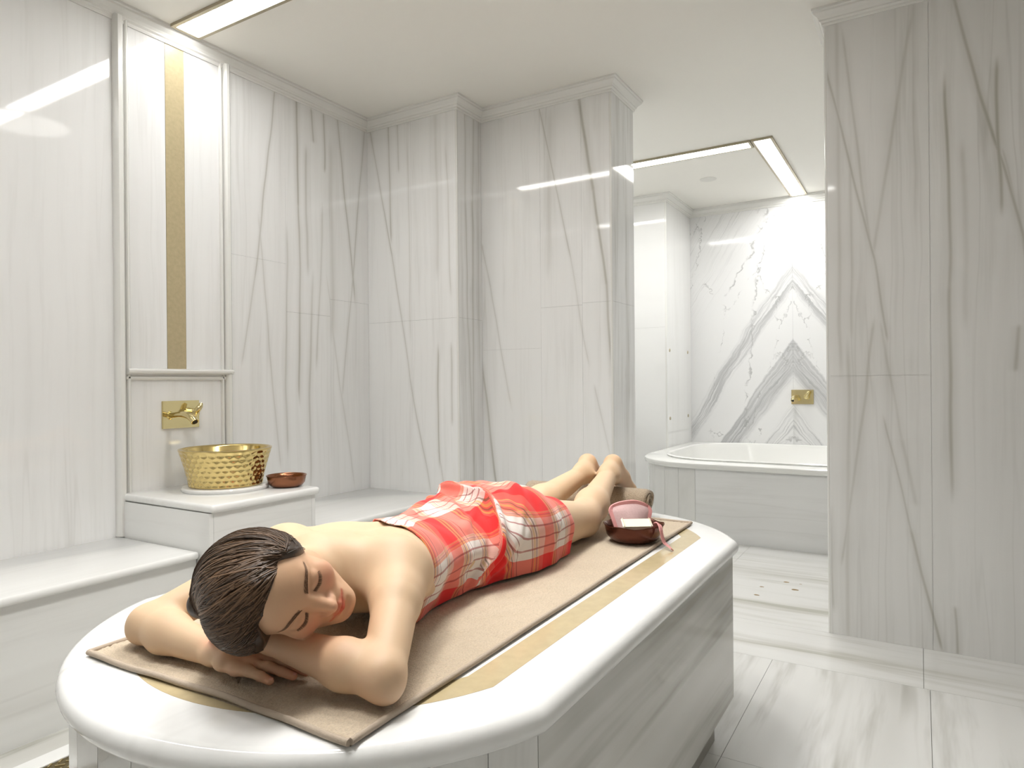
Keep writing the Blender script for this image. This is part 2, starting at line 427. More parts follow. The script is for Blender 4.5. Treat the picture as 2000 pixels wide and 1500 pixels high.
# ------------------------------------------------------------------ cornices and mouldings
def cornice_prof(c=CEIL):
    return [(0.0, c - .072), (.006, c - .072), (.009, c - .066), (.009, c - .058), (.017, c - .052), (.017, c - .046), (.024, c - .036),
            (.036, c - .026), (.040, c - .022), (.040, c - .014), (.046, c - .010), (.046, c), (0.0, c)]
E0 = 0.0
struct(sweep('trim_1', [(-1.63, YW), (XW, YW), (XW, Y1), (X2, Y1), (X2, Y2), (X2B, Y2), (X2B, 2.75)], cornice_prof(), M_trim), 'stepped white cornice along left wall and piers')
struct(sweep('trim_2', [(XC + 0.3, YC), (XC, YC), (XC, -1.63)][0:3], cornice_prof(), M_trim), 'stepped white cornice on the right wall')
struct(sweep('trim_3', [(XP, 2.75), (XP, YF), (XF, YF), (XF, -0.6)], cornice_prof(), M_trim), 'white cornice around the bathing alcove')
def half_round(cx, w, d):
    return [(cx - w / 2, 0), (cx - w / 2, d * .35), (cx - w * .42, d * .75), (cx - w * .2, d), (cx + w * .2, d), (cx + w * .42, d * .75), (cx + w / 2, d * .35), (cx + w / 2, 0)]
def vert_mould(name, parts, z0, z1):
    vs, fs = [], []
    for (cx, w, d) in parts:
        pr = half_round(cx, w, d); b = len(vs); k = len(pr)
        for z in (z0, z1):
            for (x, o) in pr: vs.append((x, YW - o, z))
        for i in range(k):
            j = (i + 1) % k; fs.append((b + i, b + j, b + k + j, b + k + i))
        fs.append(tuple(b + i for i in reversed(range(k)))); fs.append(tuple(b + k + i for i in range(k)))
    o = mesh_obj(name, vs, fs, M_trim)
    bm = bmesh.new(); bm.from_mesh(o.data); bmesh.ops.recalc_face_normals(bm, faces=bm.faces[:]); bm.to_mesh(o.data); bm.free()
    return struct(smooth_by_angle(o, 35))
vert_mould('trim_4', [(1.620, .040, .030), (1.658, .016, .014)], 0.481, CEIL - 0.05)['label'] = 'rounded vertical moulding left of the gold inlay'
vert_mould('trim_5', [(2.150, .034, .028), (2.120, .014, .014)], 0.664, CEIL - 0.05)['label'] = 'rounded vertical moulding right of the gold inlay'
def hor_mould(name, z, x0, x1):
    pr = [(0, z - .05), (.010, z - .05), (.014, z - .044), (.014, z - .036), (.007, z - .032), (.007, z - .027), (.024, z - .024), (.034, z - .018),
          (.036, z - .010), (.032, z - .003), (.022, z), (0, z)]
    return struct(smooth_by_angle(sweep(name, [(x0, YW), (x1, YW)], pr, M_trim), 30))
hor_mould('trim_6', 1.200, 1.645, 2.165)['label'] = 'rounded shelf moulding across the niche above the tap'

# ------------------------------------------------------------------ ceiling light strips
def strip(lo, hi, label, mat, grp):
    z = CEIL
    t = thing('ceiling_light', ((lo[0] + hi[0]) / 2, (lo[1] + hi[1]) / 2, z), label, 'light', grp)
    w = 0.017
    fr = bmesh.new()
    for (a, b) in (((lo[0], lo[1]), (hi[0], lo[1] + w)), ((lo[0], hi[1] - w), (hi[0], hi[1])), ((lo[0], lo[1] + w), (lo[0] + w, hi[1] - w)), ((hi[0] - w, lo[1] + w), (hi[0], hi[1] - w))):
        r = bmesh.ops.create_cube(fr, size=1.0)
        for v in r['verts']:
            v.co.x = a[0] if v.co.x < 0 else b[0]; v.co.y = a[1] if v.co.y < 0 else b[1]; v.co.z = z - .014 if v.co.z < 0 else z - .0003
    bm_obj('frame', fr, M_steel, t)
    box('diffuser', (lo[0] + w, lo[1] + w, z - .008), (hi[0] - w, hi[1] - w, z - .0005), mat, t)
    return t
G = 'ceiling light strips'
strip((1.835, 0.60), (1.980, 2.895), 'long white ceiling light strip ending above the gold wall inlay', M_lamp, G)
strip((0.200, 0.60), (0.345, 2.895), 'long white ceiling light strip above the near end of the massage table', M_lamp, G)
strip((4.785, 0.985), (4.925, 2.70), 'white ceiling light strip crossing the alcove, parallel to the chevron wall', M_lampf, G)
strip((4.785, 0.840), (6.405, 0.980), 'white ceiling light strip running up to the chevron marble wall', M_lampf, G)

# round fill lamps added out of view to brighten the massage table
def fill_lamp(x, y, label):
    t = thing('added_fill_lamp', (x, y, CEIL), label, 'light', 'added fill lamps above the table')
    lathe('ring', [(.232, -.0005), (.262, -.0005), (.262, -.008), (.250, -.014), (.236, -.014), (.232, -.004)], M_steel, (x, y, CEIL), t, 32)
    lathe('lens', [(0, -.003), (.2315, -.003), (.2315, -.0006), (0, -.0006)], M_fill, (x, y, CEIL), t, 32)
    ld = bpy.data.lights.new('fill_lamp', 'SPOT'); ld.energy = FILL_W; ld.spot_size = math.radians(105); ld.spot_blend = 1.0
    ld.shadow_soft_size = .22; ld.color = (1.0, .99, .97)
    lo = bpy.data.objects.new('fill_spot', ld); lo.location = (x, y, CEIL - .02); COL.objects.link(lo); lo.parent = t
    lo.matrix_parent_inverse = Matrix.Translation(-Vector(t.location))
    return t
fill_lamp(0.72, 1.15, 'added round fill lamp above the head end of the massage table')
fill_lamp(1.40, 1.15, 'added round fill lamp above the middle of the massage table')
fill_lamp(2.05, 1.15, 'added round fill lamp above the foot end of the massage table')

# rust coloured pits in the alcove floor, round cover in the alcove ceiling
M_pit = plain('rust_pit', (.30, .20, .08), .7, nz=.5)
for (px, py, r) in ((1478, 1162, .012), (1488, 1146, .010), (1536, 1137, .013), (1553, 1152, .016), (1564, 1141, .006)):
    q = on_plane(px, py, 2, 0.0)
    n = 9; vs = [(q[0] + r * .8 * math.cos(k * .698) * (1 + .25 * math.sin(k * 2.3)), q[1] + r * 1.2 * math.sin(k * .698), .0003) for k in range(n)]
    vs += [(a, b, -.002) for a, b, c in vs]
    mesh_obj('pit', vs, [tuple(range(n)), tuple(reversed(range(n, 2 * n)))] + [(k, n + k, n + (k + 1) % n, (k + 1) % n) for k in range(n)], M_pit, floor)
q = on_plane(1383, 350, 2, CEIL)
lathe('round_cover', [(0, -.004), (.060, -.004), (.066, -.002), (.066, 0), (0, 0)], plain('cover_plastic', (.76, .75, .70), .5), (q[0], q[1], CEIL - .0002), ceiling, 32)
# ------------------------------------------------------------------ massage table
ZT = 0.63
def stadium(c, hw, xn, rn, xf, rf, nseg=40):
    """counter-clockwise outline with straight sides and arc ends; returns points and index ranges"""
    an = math.asin(hw / rn); af = math.asin(hw / rf)
    far = [(xf + rf * math.cos(-af + 2 * af * i / nseg), c + rf * math.sin(-af + 2 * af * i / nseg)) for i in range(nseg + 1)]
    near = [(xn - rn * math.cos(an - 2 * an * i / nseg), c + rn * math.sin(an - 2 * an * i / nseg)) for i in range(nseg + 1)]
    return far + near
def table_outline(inset, nseg=40):
    return stadium(1.020, .535 - inset, 1.100, .572 - inset, 1.904, .588 - inset, nseg)
M_slab = marble('marble_table_top', 1, 0, [(1.35, .50, 1.10, .95, .01, .5)], streak=0.30, seed=51.0, base=(0.88, 0.88, 0.865), fine=9, rough=0.10, along_k=0.4)
M_tside = marble('marble_table_side', 2, 0, streak=1.6, seed=53.0, base=(0.74, 0.735, 0.70), dark=(0.36, 0.35, 0.30), fine=8, rough=0.08, along_k=0.05)
M_tfacet = marble('marble_table_facet', 0, 2, streak=0.6, seed=55.0, base=(0.80, 0.795, 0.77), fine=30, rough=0.1)
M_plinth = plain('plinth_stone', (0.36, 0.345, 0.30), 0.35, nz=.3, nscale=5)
tab = thing('massage_table', (1.5, 1.015, 0), 'large white marble massage table with rounded ends and gold inlay', 'table')
def slab_mesh(name, outline, z0, z1, mat, parent, r=0.02):
    pr = []
    h = (z1 - z0); rr = h / 2
    for i in range(9):
        a = -math.pi / 2 + math.pi * i / 8
        pr.append((-rr + rr * math.cos(a), z0 + rr + rr * math.sin(a)))
    P = outline; n = len(P); k = len(pr)
    o = sweep(name, P, pr, mat, parent, closed=True)
    bm = bmesh.new(); bm.from_mesh(o.data); bm.verts.ensure_lookup_table()
    bad = [f for f in bm.faces if abs(f.normal.z) < .3 and all(abs(v.co.z - z0) < 1e-6 or abs(v.co.z - z1) < 1e-6 for v in f.verts) and len({round(v.co.z, 5) for v in f.verts}) == 2]
    bmesh.ops.delete(bm, geom=bad, context='FACES_ONLY')
    bm.verts.ensure_lookup_table()
    bm.faces.new([bm.verts[i * k + k - 1] for i in range(n)]); bm.faces.new([bm.verts[i * k] for i in reversed(range(n))])
    bmesh.ops.recalc_face_normals(bm, faces=bm.faces[:]); bm.to_mesh(o.data); bm.free()
    return smooth_by_angle(o, 40)
slab_mesh('top_slab', table_outline(0.0), ZT - 0.046, ZT, M_slab, tab)
def ring(name, outer, inner, z, th, mat, parent):
    n = len(outer)
    vs = [(x, y, z) for x, y in outer] + [(x, y, z) for x, y in inner] + [(x, y, z - th) for x, y in outer] + [(x, y, z - th) for x, y in inner]
    fs = []
    for i in range(n):
        j = (i + 1) % n
        fs += [(i, j, n + j, n + i), (2 * n + j, 2 * n + i, 3 * n + i, 3 * n + j), (i, 2 * n + i, 2 * n + j, j), (n + j, 3 * n + j, 3 * n + i, n + i)]
    return mesh_obj(name, vs, fs, mat, parent)
M_goldt = plain('gold_stone_table', (0.60, 0.49, 0.29), 0.16, nz=0.55, nscale=40)
ring('inlay', table_outline(0.11), table_outline(0.168), ZT + 0.0004, 0.003, M_goldt, tab)['label'] = 'gold stone band set into the white top'
zs0, zs1 = 0.145, ZT - 0.046
NF = 15
po = table_outline(0.018, NF); pi_ = table_outline(0.038, NF)
def prism(name, quad, z0, z1, mat, parent):
    vs = [(x, y, z0) for x, y in quad] + [(x, y, z1) for x, y in quad]
    return mesh_obj(name, vs, [(3, 2, 1, 0), (4, 5, 6, 7), (0, 1, 5, 4), (1, 2, 6, 5), (2, 3, 7, 6), (3, 0, 4, 7)], mat, parent)
for i in range(len(po)):
    j = (i + 1) % len(po)
    a, b, c, d = map(Vector, (po[i], po[j], pi_[j], pi_[i]))
    straight = (i == NF or i == len(po) - 1)
    e = (b - a).normalized() * 0.0007
    f = prism('side_panel' if straight else 'facet', [a + e, b - e, c - e, d + e], zs0, zs1, M_tside if straight else M_tfacet, tab)
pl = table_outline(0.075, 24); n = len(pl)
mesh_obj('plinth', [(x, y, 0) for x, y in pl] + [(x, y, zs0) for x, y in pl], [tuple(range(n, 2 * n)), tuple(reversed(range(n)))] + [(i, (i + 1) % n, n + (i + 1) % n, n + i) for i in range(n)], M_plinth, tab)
pk = table_outline(0.0385, 24)
mesh_obj('core', [(x, y, zs0 + .001) for x, y in pk] + [(x, y, zs1) for x, y in pk], [tuple(range(n, 2 * n)), tuple(reversed(range(n)))] + [(i, (i + 1) % n, n + (i + 1) % n, n + i) for i in range(n)], M_trim, tab)

# ------------------------------------------------------------------ benches and basin block
def slab_box(name, lo, hi, mat, parent, r=0.010):
    o = box(name, lo, hi, mat, parent, r, 3); return smooth_by_angle(o, 50)
b1 = thing('marble_bench', (0.8, 2.65, 0), 'long white marble bench against the wall, left of the basin block', 'bench', 'marble benches along the left wall')
slab_box('seat_slab', (-1.62, 2.392, 0.45), (1.618, YW - .001, 0.48), M_bench, b1, .012)
for a, c in ((-1.62, -0.42), (-0.418, 0.60), (0.602, 1.615)):
    box('front_panel', (a, 2.414, 0.0), (c, 2.434, 0.449), M_benchv, b1)
box('core', (-1.62, 2.435, 0.0), (1.598, YW - .001, 0.449), M_trim, b1)
box('end_panel', (1.599, 2.435, 0.0), (1.616, YW - .001, 0.449), M_benchs, b1)
b2 = thing('marble_bench', (2.66, 2.63, 0), 'short white marble bench between the basin block and the corner pier', 'bench', 'marble benches along the left wall')
slab_box('seat_slab', (2.152, 2.300, 0.45), (XW - .001, YW - .001, 0.48), M_bench, b2, .012)
box('front_panel', (2.154, 2.322, 0.0), (XW - .001, 2.342, 0.449), M_benchv, b2)
box('core', (2.154, 2.343, 0.0), (XW - .001, YW - .001, 0.449), M_trim, b2)
ZB = 0.662
bb = thing('basin_block', (1.89, 2.64, 0), 'square white marble block carrying the hammered brass basin', 'pedestal')
slab_box('top_slab', (1.622, 2.322, ZB - .032), (2.168, YW - .001, ZB), M_bench, bb, .012)
box('front_panel', (1.640, 2.338, 0.0), (2.130, 2.356, ZB - .033), M_benchv, bb)
box('side_panel', (1.620, 2.338, 0.0), (1.639, YW - .001, ZB - .033), M_benchs, bb)
box('side_panel', (2.131, 2.338, 0.0), (2.150, YW - .001, ZB - .033), M_benchs, bb)
box('core', (1.640, 2.357, 0.0), (2.130, YW - .001, ZB - .033), M_trim, bb)
BC = (1.93, 2.66)
lathe('base_ring', [(0, 0), (.180, 0), (.184, .006), (.184, .012), (.178, .018), (0, .018)], M_white, (*BC, ZB + .0003), bb, 56)

# ------------------------------------------------------------------ hammered brass basin
def basin_warp(a, r, z, j):
    if j < 2 or j > 41: return r, z
    t = (j - 2) / 39.0
    rows = 7; row = t * rows; ri = math.floor(row)
    nc = 34
    ph = a / (2 * math.pi) * nc + 0.5 * (ri % 2)
    u = ph - math.floor(ph) - 0.5; w = row - ri - 0.5
    h1 = math.sin(ri * 12.9898 + math.floor(ph) % nc * 78.233) * 43758.5453; h1 -= math.floor(h1)
    d = math.sqrt((u * 1.05) ** 2 + (w * 1.0) ** 2)
    dent = max(0.0, 1 - d / 0.5) ** 0.7 * (.55 + .45 * h1)
    edge = min(1, t / .04, (1 - t) / .05)
    return r - 0.0052 * dent * edge, z
prof = [(0, 0), (.150, 0)]
for i in range(40):
    t = i / 39.0; prof.append((.154 + (.192 - .154) * t ** 1.25, .004 + .150 * t))
prof += [(.194, .158), (.194, .164), (.188, .165), (.178, .156), (.150, .03), (.13, .012), (0, .010)]
M_brassb = plain('hammered_brass', (0.72, 0.56, 0.24), 0.13, 1.0, nz=0.25, nscale=30)
basin = lathe('brass_basin', prof, M_brassb, (*BC, ZB + .0186), None, 340, 60, basin_warp)
tag(basin, 'hammered golden brass basin on the marble block under the tap', 'basin')

# ------------------------------------------------------------------ small bowls
M_copper = plain('copper', (0.30, 0.125, 0.065), 0.22, 0.9, nz=0.6, nscale=18)
def bowl_prof(r, h, th=.003):
    return [(0, 0), (r * .62, 0), (r * .80, h * .10), (r * .93, h * .38), (r * .975, h * .75), (r, h * .97), (r * 1.03, h), (r * 1.02, h + .002),
            (r - th, h * .97), (r * .95 - th, h * .72), (r * .90 - th, h * .40), (r * .76, h * .10 + th), (r * .5, th), (0, th)]
p = on_plane(556, 950, 2, ZB)
cb = lathe('copper_bowl', bowl_prof(.086, .050), M_copper, (p[0] + .006, p[1] - .006, ZB + .0005), None, 64, 40)
tag(cb, 'small copper bowl beside the brass basin on the marble block', 'bowl')
M_dark = plain('dark_copper', (0.12, 0.035, 0.02), 0.2, 0.55, nz=0.5, nscale=25)
WB = (1.955, .752)
def lobed(a, r, z, j):
    k = 1 + .016 * math.cos(6 * a + .6) * min(1, z / .045)
    return r * k, z + .0022 * math.cos(6 * a + .6) * (z / .05) * (r > .06)
wb = lathe('dark_bowl', bowl_prof(.088, .050), M_dark, (*WB, ZT + .0102), None, 96, 40, lobed)
tag(wb, 'dark reddish brown lobed bowl on the beige towel holding soap', 'bowl')

# ------------------------------------------------------------------ bath mitt and soap in the bowl
M_soap = plain('soap', (0.86, 0.82, 0.66), 0.35, nz=.05)
vd = Vector((-.856 * .9, -.517, 0)).normalized()   # direction out of the bowl towards the front
sd = Vector((-vd.y, vd.x, 0))                       # sideways (to the left when seen from the front)
ZBW = ZT + .0102
def bowl_pt(f, s, z): 
    v = Vector((*WB, ZBW)) + vd * f + sd * s; return Vector((v.x, v.y, ZBW + z))
bm = bmesh.new(); bmesh.ops.create_cube(bm, size=1.0)
for v in bm.verts:
    q = bowl_pt(.032 + v.co.y * .026, .002 + v.co.x * .080, 0.042 + v.co.z * .034 + v.co.y * -.012); v.co = q
bmesh.ops.bevel(bm, geom=bm.edges[:], offset=.005, segments=3, profile=.5, affect='EDGES')
soap = bm_obj('soap_bar', bm, M_soap, None); smooth_by_angle(soap, 60)
tag(soap, 'cream rectangular bar of soap leaning in the dark bowl', 'soap')
M_mitt = plain('mitt_cloth', (0.80, 0.56, 0.55), 0.95, nz=.25, nscale=160, bmp=.4)
M_mittr = plain('mitt_rim', (0.78, 0.36, 0.35), 0.9, nz=.2, nscale=120, bmp=.3)
mitt = thing('bath_mitt', tuple(bowl_pt(-.02, 0, .004)), 'pink exfoliating bath mitt standing in the dark bowl behind the soap', 'mitt')
NU, NV = 22, 18
def mitt_pt(u, v, off=0.0):
    # u in -1..1 across, v 0..1 up
    w = .040 + .026 * v ** .8
    if v > .75: w -= .012 * ((v - .75) / .25) ** 2
    top = 1 - .16 * abs(u) ** 2.2 * v
    z = .012 + .098 * v * top
    f = -.010 - .022 * v + .010 * math.cos(u * 2.2) * (1 - v) - .010 * u * u * v + .002 * math.sin(5 * u + 3 * v)
    return bowl_pt(f + off, -.002 + u * w, z)
vs, fs = [], []
for side in (0, 1):
    for i in range(NV):
        for j in range(NU):
            u, v = -1 + 2 * j / (NU - 1), i / (NV - 1)
            bul = .009 * (1 - u ** 4) * (1 - v ** 6) * (1 if side == 0 else -1)
            vs.append(mitt_pt(u, v, bul + (.0015 if side == 0 else -.0015)))
for side in (0, 1):
    for i in range(NV - 1):
        for j in range(NU - 1):
            q = side * NU * NV; f = (q + i * NU + j, q + i * NU + j + 1, q + (i + 1) * NU + j + 1, q + (i + 1) * NU + j)
            fs.append(f if side == 0 else tuple(reversed(f)))
loop = [j for j in range(NU)] + [i * NU + NU - 1 for i in range(1, NV)] + [(NV - 1) * NU + j for j in range(NU - 2, -1, -1)] + [i * NU for i in range(NV - 2, 0, -1)]
for a in range(len(loop)):
    b = loop[(a + 1) % len(loop)]; a = loop[a]
    fs.append((b, a, a + NU * NV, b + NU * NV))
o = mesh_obj('mitt_body', vs, fs, M_mitt, mitt, True)
edge = [mitt_pt(-1, i / 14) for i in range(15)] + [mitt_pt(-1 + 2 * j / 20, 1) for j in range(1, 20)] + [mitt_pt(1, 1 - i / 14) for i in range(15)]
vs, fs = [], []
def band(name, pts, w, th, mat, parent, nrm):
    vs, fs = [], []; n = len(pts)
    for i in range(n):
        d = (pts[min(i + 1, n - 1)] - pts[max(i - 1, 0)]).normalized(); s = d.cross(nrm(i)).normalized(); t = s.cross(d)
        for (a, b) in ((-w, -th), (w, -th), (w, th), (-w, th)): vs.append(pts[i] + s * a + t * b)
    for i in range(n - 1):
        for k in range(4): fs.append((i * 4 + k, i * 4 + (k + 1) % 4, i * 4 + 4 + (k + 1) % 4, i * 4 + 4 + k))
    fs += [(3, 2, 1, 0), tuple(4 * n - 4 + k for k in range(4))]
    return mesh_obj(name, vs, fs, mat, parent, False)
band('rim', edge, .0055, .0055, M_mittr, mitt, lambda i: vd)['label'] = 'darker pink stitched edge band'
R_ = .094
st = [bowl_pt(.01, .052, .030), bowl_pt(.030, .056, .050), bowl_pt(.055, .060, .060), bowl_pt(.074, .061, .0575), bowl_pt(.083, .062, .045), bowl_pt(.080, .066, .026), bowl_pt(.084, .071, .010), bowl_pt(.098, .080, .0015), bowl_pt(.112, .086, -.004)]
st2 = []
for i in range(len(st) - 1):
    for q in range(4):
        t = q / 4; p0, p1, p2, p3 = st[max(i - 1, 0)], st[i], st[i + 1], st[min(i + 2, len(st) - 1)]
        st2.append(0.5 * ((2 * p1) + (p2 - p0) * t + (2 * p0 - 5 * p1 + 4 * p2 - p3) * t * t + (3 * p1 - p0 - 3 * p2 + p3) * t ** 3))
st2.append(st[-1])
band('strap', st2, .0062, .0016, M_mittr, mitt, lambda i: (st2[i] - Vector((*WB, ZBW - .02))).normalized())['label'] = 'pink hanging loop over the bowl rim'

# ------------------------------------------------------------------ towels
def terry(name, col, dark, sc=420.0, b_=.9):
    m, nt, b = new_mat(name); P, ax = pos_axes(nt)
    n1 = noise(nt, P, sc, 3, .7); n2 = noise(nt, P, 14, 3, .5)
    f = mth(nt, 'ADD', mth(nt, 'MULTIPLY', sstep(nt, n1, .3, .7), .6), mth(nt, 'MULTIPLY', n2, .4), clamp=True)
    nt.links.new(mixc(nt, f, dark, col), b.inputs['Base Color'])
    b.inputs['Roughness'].default_value = .97; b.inputs['Sheen Weight'].default_value = .25
    bump(nt, b, n1, b_, .003); return m
M_towel = terry('towel_terry', (0.74, 0.615, 0.46), (0.50, 0.40, 0.285), 300.0, 1.0)
M_roll = terry('rolled_terry', (0.54, 0.43, 0.31), (0.28, 0.21, 0.145), 260.0)
M_hem = plain('towel_hem', (0.50, 0.41, 0.32), .95, nz=.3, nscale=300, bmp=.5)
TW = [on_plane(175, 1272, 2, ZT + .008), on_plane(685, 1447, 2, ZT + .008), on_plane(1350, 1020, 2, ZT + .008)]
TW.append(TW[0] + TW[2] - TW[1])
tA, tB, tC, tD = [np.array(q[:2]) for q in TW]     # near-left, near-right, far-right, far-left
rng = np.random.default_rng(5)
nx, ny = 360, 150
def towel_z(u, v):
    z = .0018 * np.sin(u * 17 + v * 5) * np.sin(v * 9 + 1.2) + .0012 * np.sin(u * 41 - v * 13)
    # soft wrinkles beside the hip
    d = np.exp(-(((u - .36) / .10) ** 2 + ((v - .82) / .10) ** 2))
    z = z + .0022 * d * np.sin((v * 1.2 - u * 2.2) * 46)
    return z * .8
U_, V_ = np.meshgrid(np.linspace(0, 1, nx), np.linspace(0, 1, ny), indexing='ij')     # u near->far, v left->right
XY = tA + (tD - tA) * U_[..., None] + (tB - tA) * V_[..., None]
# slightly wandering edges
wv = .004 * np.sin(V_ * 7 + .5) * (1 - U_) ** 6
XY[..., 0] -= wv
Zt = ZT + .0065 + towel_z(U_, V_) + rng.normal(0, .0008, U_.shape)
edgef = np.minimum(np.minimum(U_, 1 - U_) * 1.68, np.minimum(V_, 1 - V_) * .65)
Zt = np.where(edgef < .004, ZT + .002, Zt)
Zt = np.maximum(Zt, ZT + .0018)
top = np.dstack([XY, Zt]).reshape(-1, 3)
ii, jj = np.meshgrid(np.arange(nx - 1), np.arange(ny - 1), indexing='ij')
q = np.stack([ii * ny + jj, (ii + 1) * ny + jj, (ii + 1) * ny + jj + 1, ii * ny + jj + 1], -1).reshape(-1, 4)
bot = [(*tA, ZT + .0006), (*tD, ZT + .0006), (*tC, ZT + .0006), (*tB, ZT + .0006)]
towel = thing('bath_towel', (1.5, 1.0, ZT), 'beige terry bath towel spread flat along the massage table under the person', 'towel')
to = mesh_obj('towel_sheet', list(top) + bot, list(q[:, ::-1]) + [(len(top), len(top) + 1, len(top) + 2, len(top) + 3)], M_towel, towel, True)
me = to.data; me.update()
def hem(a, b, inset=.0):
    n = 60; pts = []
    for i in range(n + 1):
        t = i / n; u = t; c = a + (b - a) * t
        w = 0.0
        pts.append(Vector((c[0], c[1], ZT + .0070 + .0008 * math.sin(t * 25))))
    return pts
hp = hem(tA, tB)
for i, pnt in enumerate(hp): pnt.x -= .004 * math.sin(i / 60 * 7 + .5)
tube('hem', hp, .0052, M_hem, towel, 8)
tube('hem', hem(tB, tC), .0052, M_hem, towel, 8); tube('hem', hem(tD, tC), .0052, M_hem, towel, 8); tube('hem', hem(tA, tD), .0052, M_hem, towel, 8)

RX, RZ, RR = 2.335, ZT + .0085 + .052, .052
vs, fs = [], []
NT, NS = 150, 34
turns = 3.6
for k in range(NS + 1):
    y = .835 + .50 * k / NS
    for i in range(NT + 1):
        t = i / NT; a = -math.pi * .5 - t * turns * 2 * math.pi; r = RR * (1 - .93 * t) 
        e = 0
        if k == 0 or k == NS: e = .006
        rr_ = r - e * (0 if i > NT * .35 else 1)
        rr_ += .0007 * math.sin(13 * y * 8 + i) 
        vs.append((RX + rr_ * math.cos(a) * 1.02, y + .006 * t * (1 if k < NS / 2 else -1) * 0 + .004 * math.sin(t * 30) * (k == 0), RZ + rr_ * math.sin(a)))
for k in range(NS):
    for i in range(NT):
        fs.append((k * (NT + 1) + i, k * (NT + 1) + i + 1, (k + 1) * (NT + 1) + i + 1, (k + 1) * (NT + 1) + i))
roll = mesh_obj('rolled_towel', vs, fs, M_roll, None, True)
md = roll.modifiers.new('thick', 'SOLIDIFY'); md.thickness = .009; md.offset = -1
tag(roll, 'brown terry towel rolled into a bolster under the ankles', 'towel')

# ------------------------------------------------------------------ taps
def tap(base, out, side, label, group):
    """base = left lower corner of the plate, out = direction out of the wall, side = direction along the plate"""
    O, S, Z = Vector(out), Vector(side), Vector((0, 0, 1)); B = Vector(base)
    f = thing('wall_tap', base, label, 'tap', group)
    def P(s, z, o): return B + S * s + Z * z + O * o
    bm = bmesh.new(); bmesh.ops.create_cube(bm, size=1.0)
    for v in bm.verts: v.co = P((v.co.x + .5) * .182, (v.co.y + .5) * .126, .0005 + (v.co.z + .5) * .009)
    bmesh.ops.recalc_face_normals(bm, faces=bm.faces[:]); bmesh.ops.bevel(bm, geom=bm.edges[:], offset=.0012, segments=2, affect='EDGES')
    bm_obj('plate', bm, M_brass, f)
    sp = [P(.038, .060, .0095), P(.038, .061, .03), P(.038, .066, .07), P(.038, .067, .11), P(.038, .060, .15), P(.038, .046, .178), P(.038, .034, .190)]
    spo = tube('spout', sp, [.012, .0115, .012, .0135, .0155, .0165, .0160], M_brass, f, 18)
    tube('outlet', [P(.038, .0345, .1895), P(.038, .0325, .1915)], [.0115, .0115], M_hole, spo, 14)
    tube('collar', [P(.038, .060, .0096), P(.038, .060, .020)], [.019, .016], M_brass, f, 20)
    h = tube('handle', [P(.128, .066, .0096), P(.128, .066, .022), P(.128, .066, .050), P(.128, .066, .064), P(.128, .066, .068)], [.026, .023, .022, .019, .008], M_brass, f, 24)
    lv = [P(.128, .066, .055), P(.135, .082, .066), P(.145, .100, .072), P(.152, .112, .069)]
    tube('lever', lv, [.014, .0135, .012, .008], M_brass, h, 12)
    return f
M_hole = plain('tap_outlet', (.02, .018, .015), .6)
p = on_plane(316, 838, 1, YW - .002)
tap((p[0], YW - .0002, p[2]), (0, -1, 0), (1, 0, 0), 'polished brass wall tap with square plate above the hammered basin', 'brass wall taps')
p = on_plane(1546, 789, 0, XF - .002)
tap((XF - .0002, p[1], p[2]), (-1, 0, 0), (0, -1, 0), 'polished brass wall tap on the chevron marble above the bathtub', 'brass wall taps')

# ------------------------------------------------------------------ bathtub
tub = thing('bathtub', (5.5, .6, 0), 'built-in white marble bathtub with rounded corner below the chevron wall', 'bathtub')
TZ = 0.548
def tub_outline(ins, nseg=14):
    x0, x1, y0, y1 = 4.77 + ins, XF - .002 - ins, -.598 + ins, YF - .012 - ins
    r = .50 - ins
    pts = [(x1, y0), (x1, y1)]
    pts += [(x0 + r - r * math.sin(math.pi / 2 * i / nseg), y1 - r + r * math.cos(math.pi / 2 * i / nseg)) for i in range(nseg + 1)]
    pts += [(x0, y0)]
    return pts
def tub_inner(ins, nseg=14):
    x0, x1, y0, y1 = 4.77 + ins, XF - ins, -.45 + ins, YF - .02 - ins
    r = .44; out = []
    for (cx, cy, a0) in ((x1 - r, y0 + r, -90), (x1 - r, y1 - r, 0), (x0 + r, y1 - r, 90), (x0 + r, y0 + r, 180)):
        out += [(cx + r * math.cos(math.radians(a0 + 90 * i / nseg)), cy + r * math.sin(math.radians(a0 + 90 * i / nseg))) for i in range(nseg + 1)]
    return out
M_tub = marble('marble_tub_front', 2, 1, streak=0.35, seed=61.0, base=(0.85, 0.85, 0.84), fine=16, rough=.1, along_k=.08)
M_tubw = plain('tub_white', (.86, .86, .83), .12, nz=.05, nscale=4)
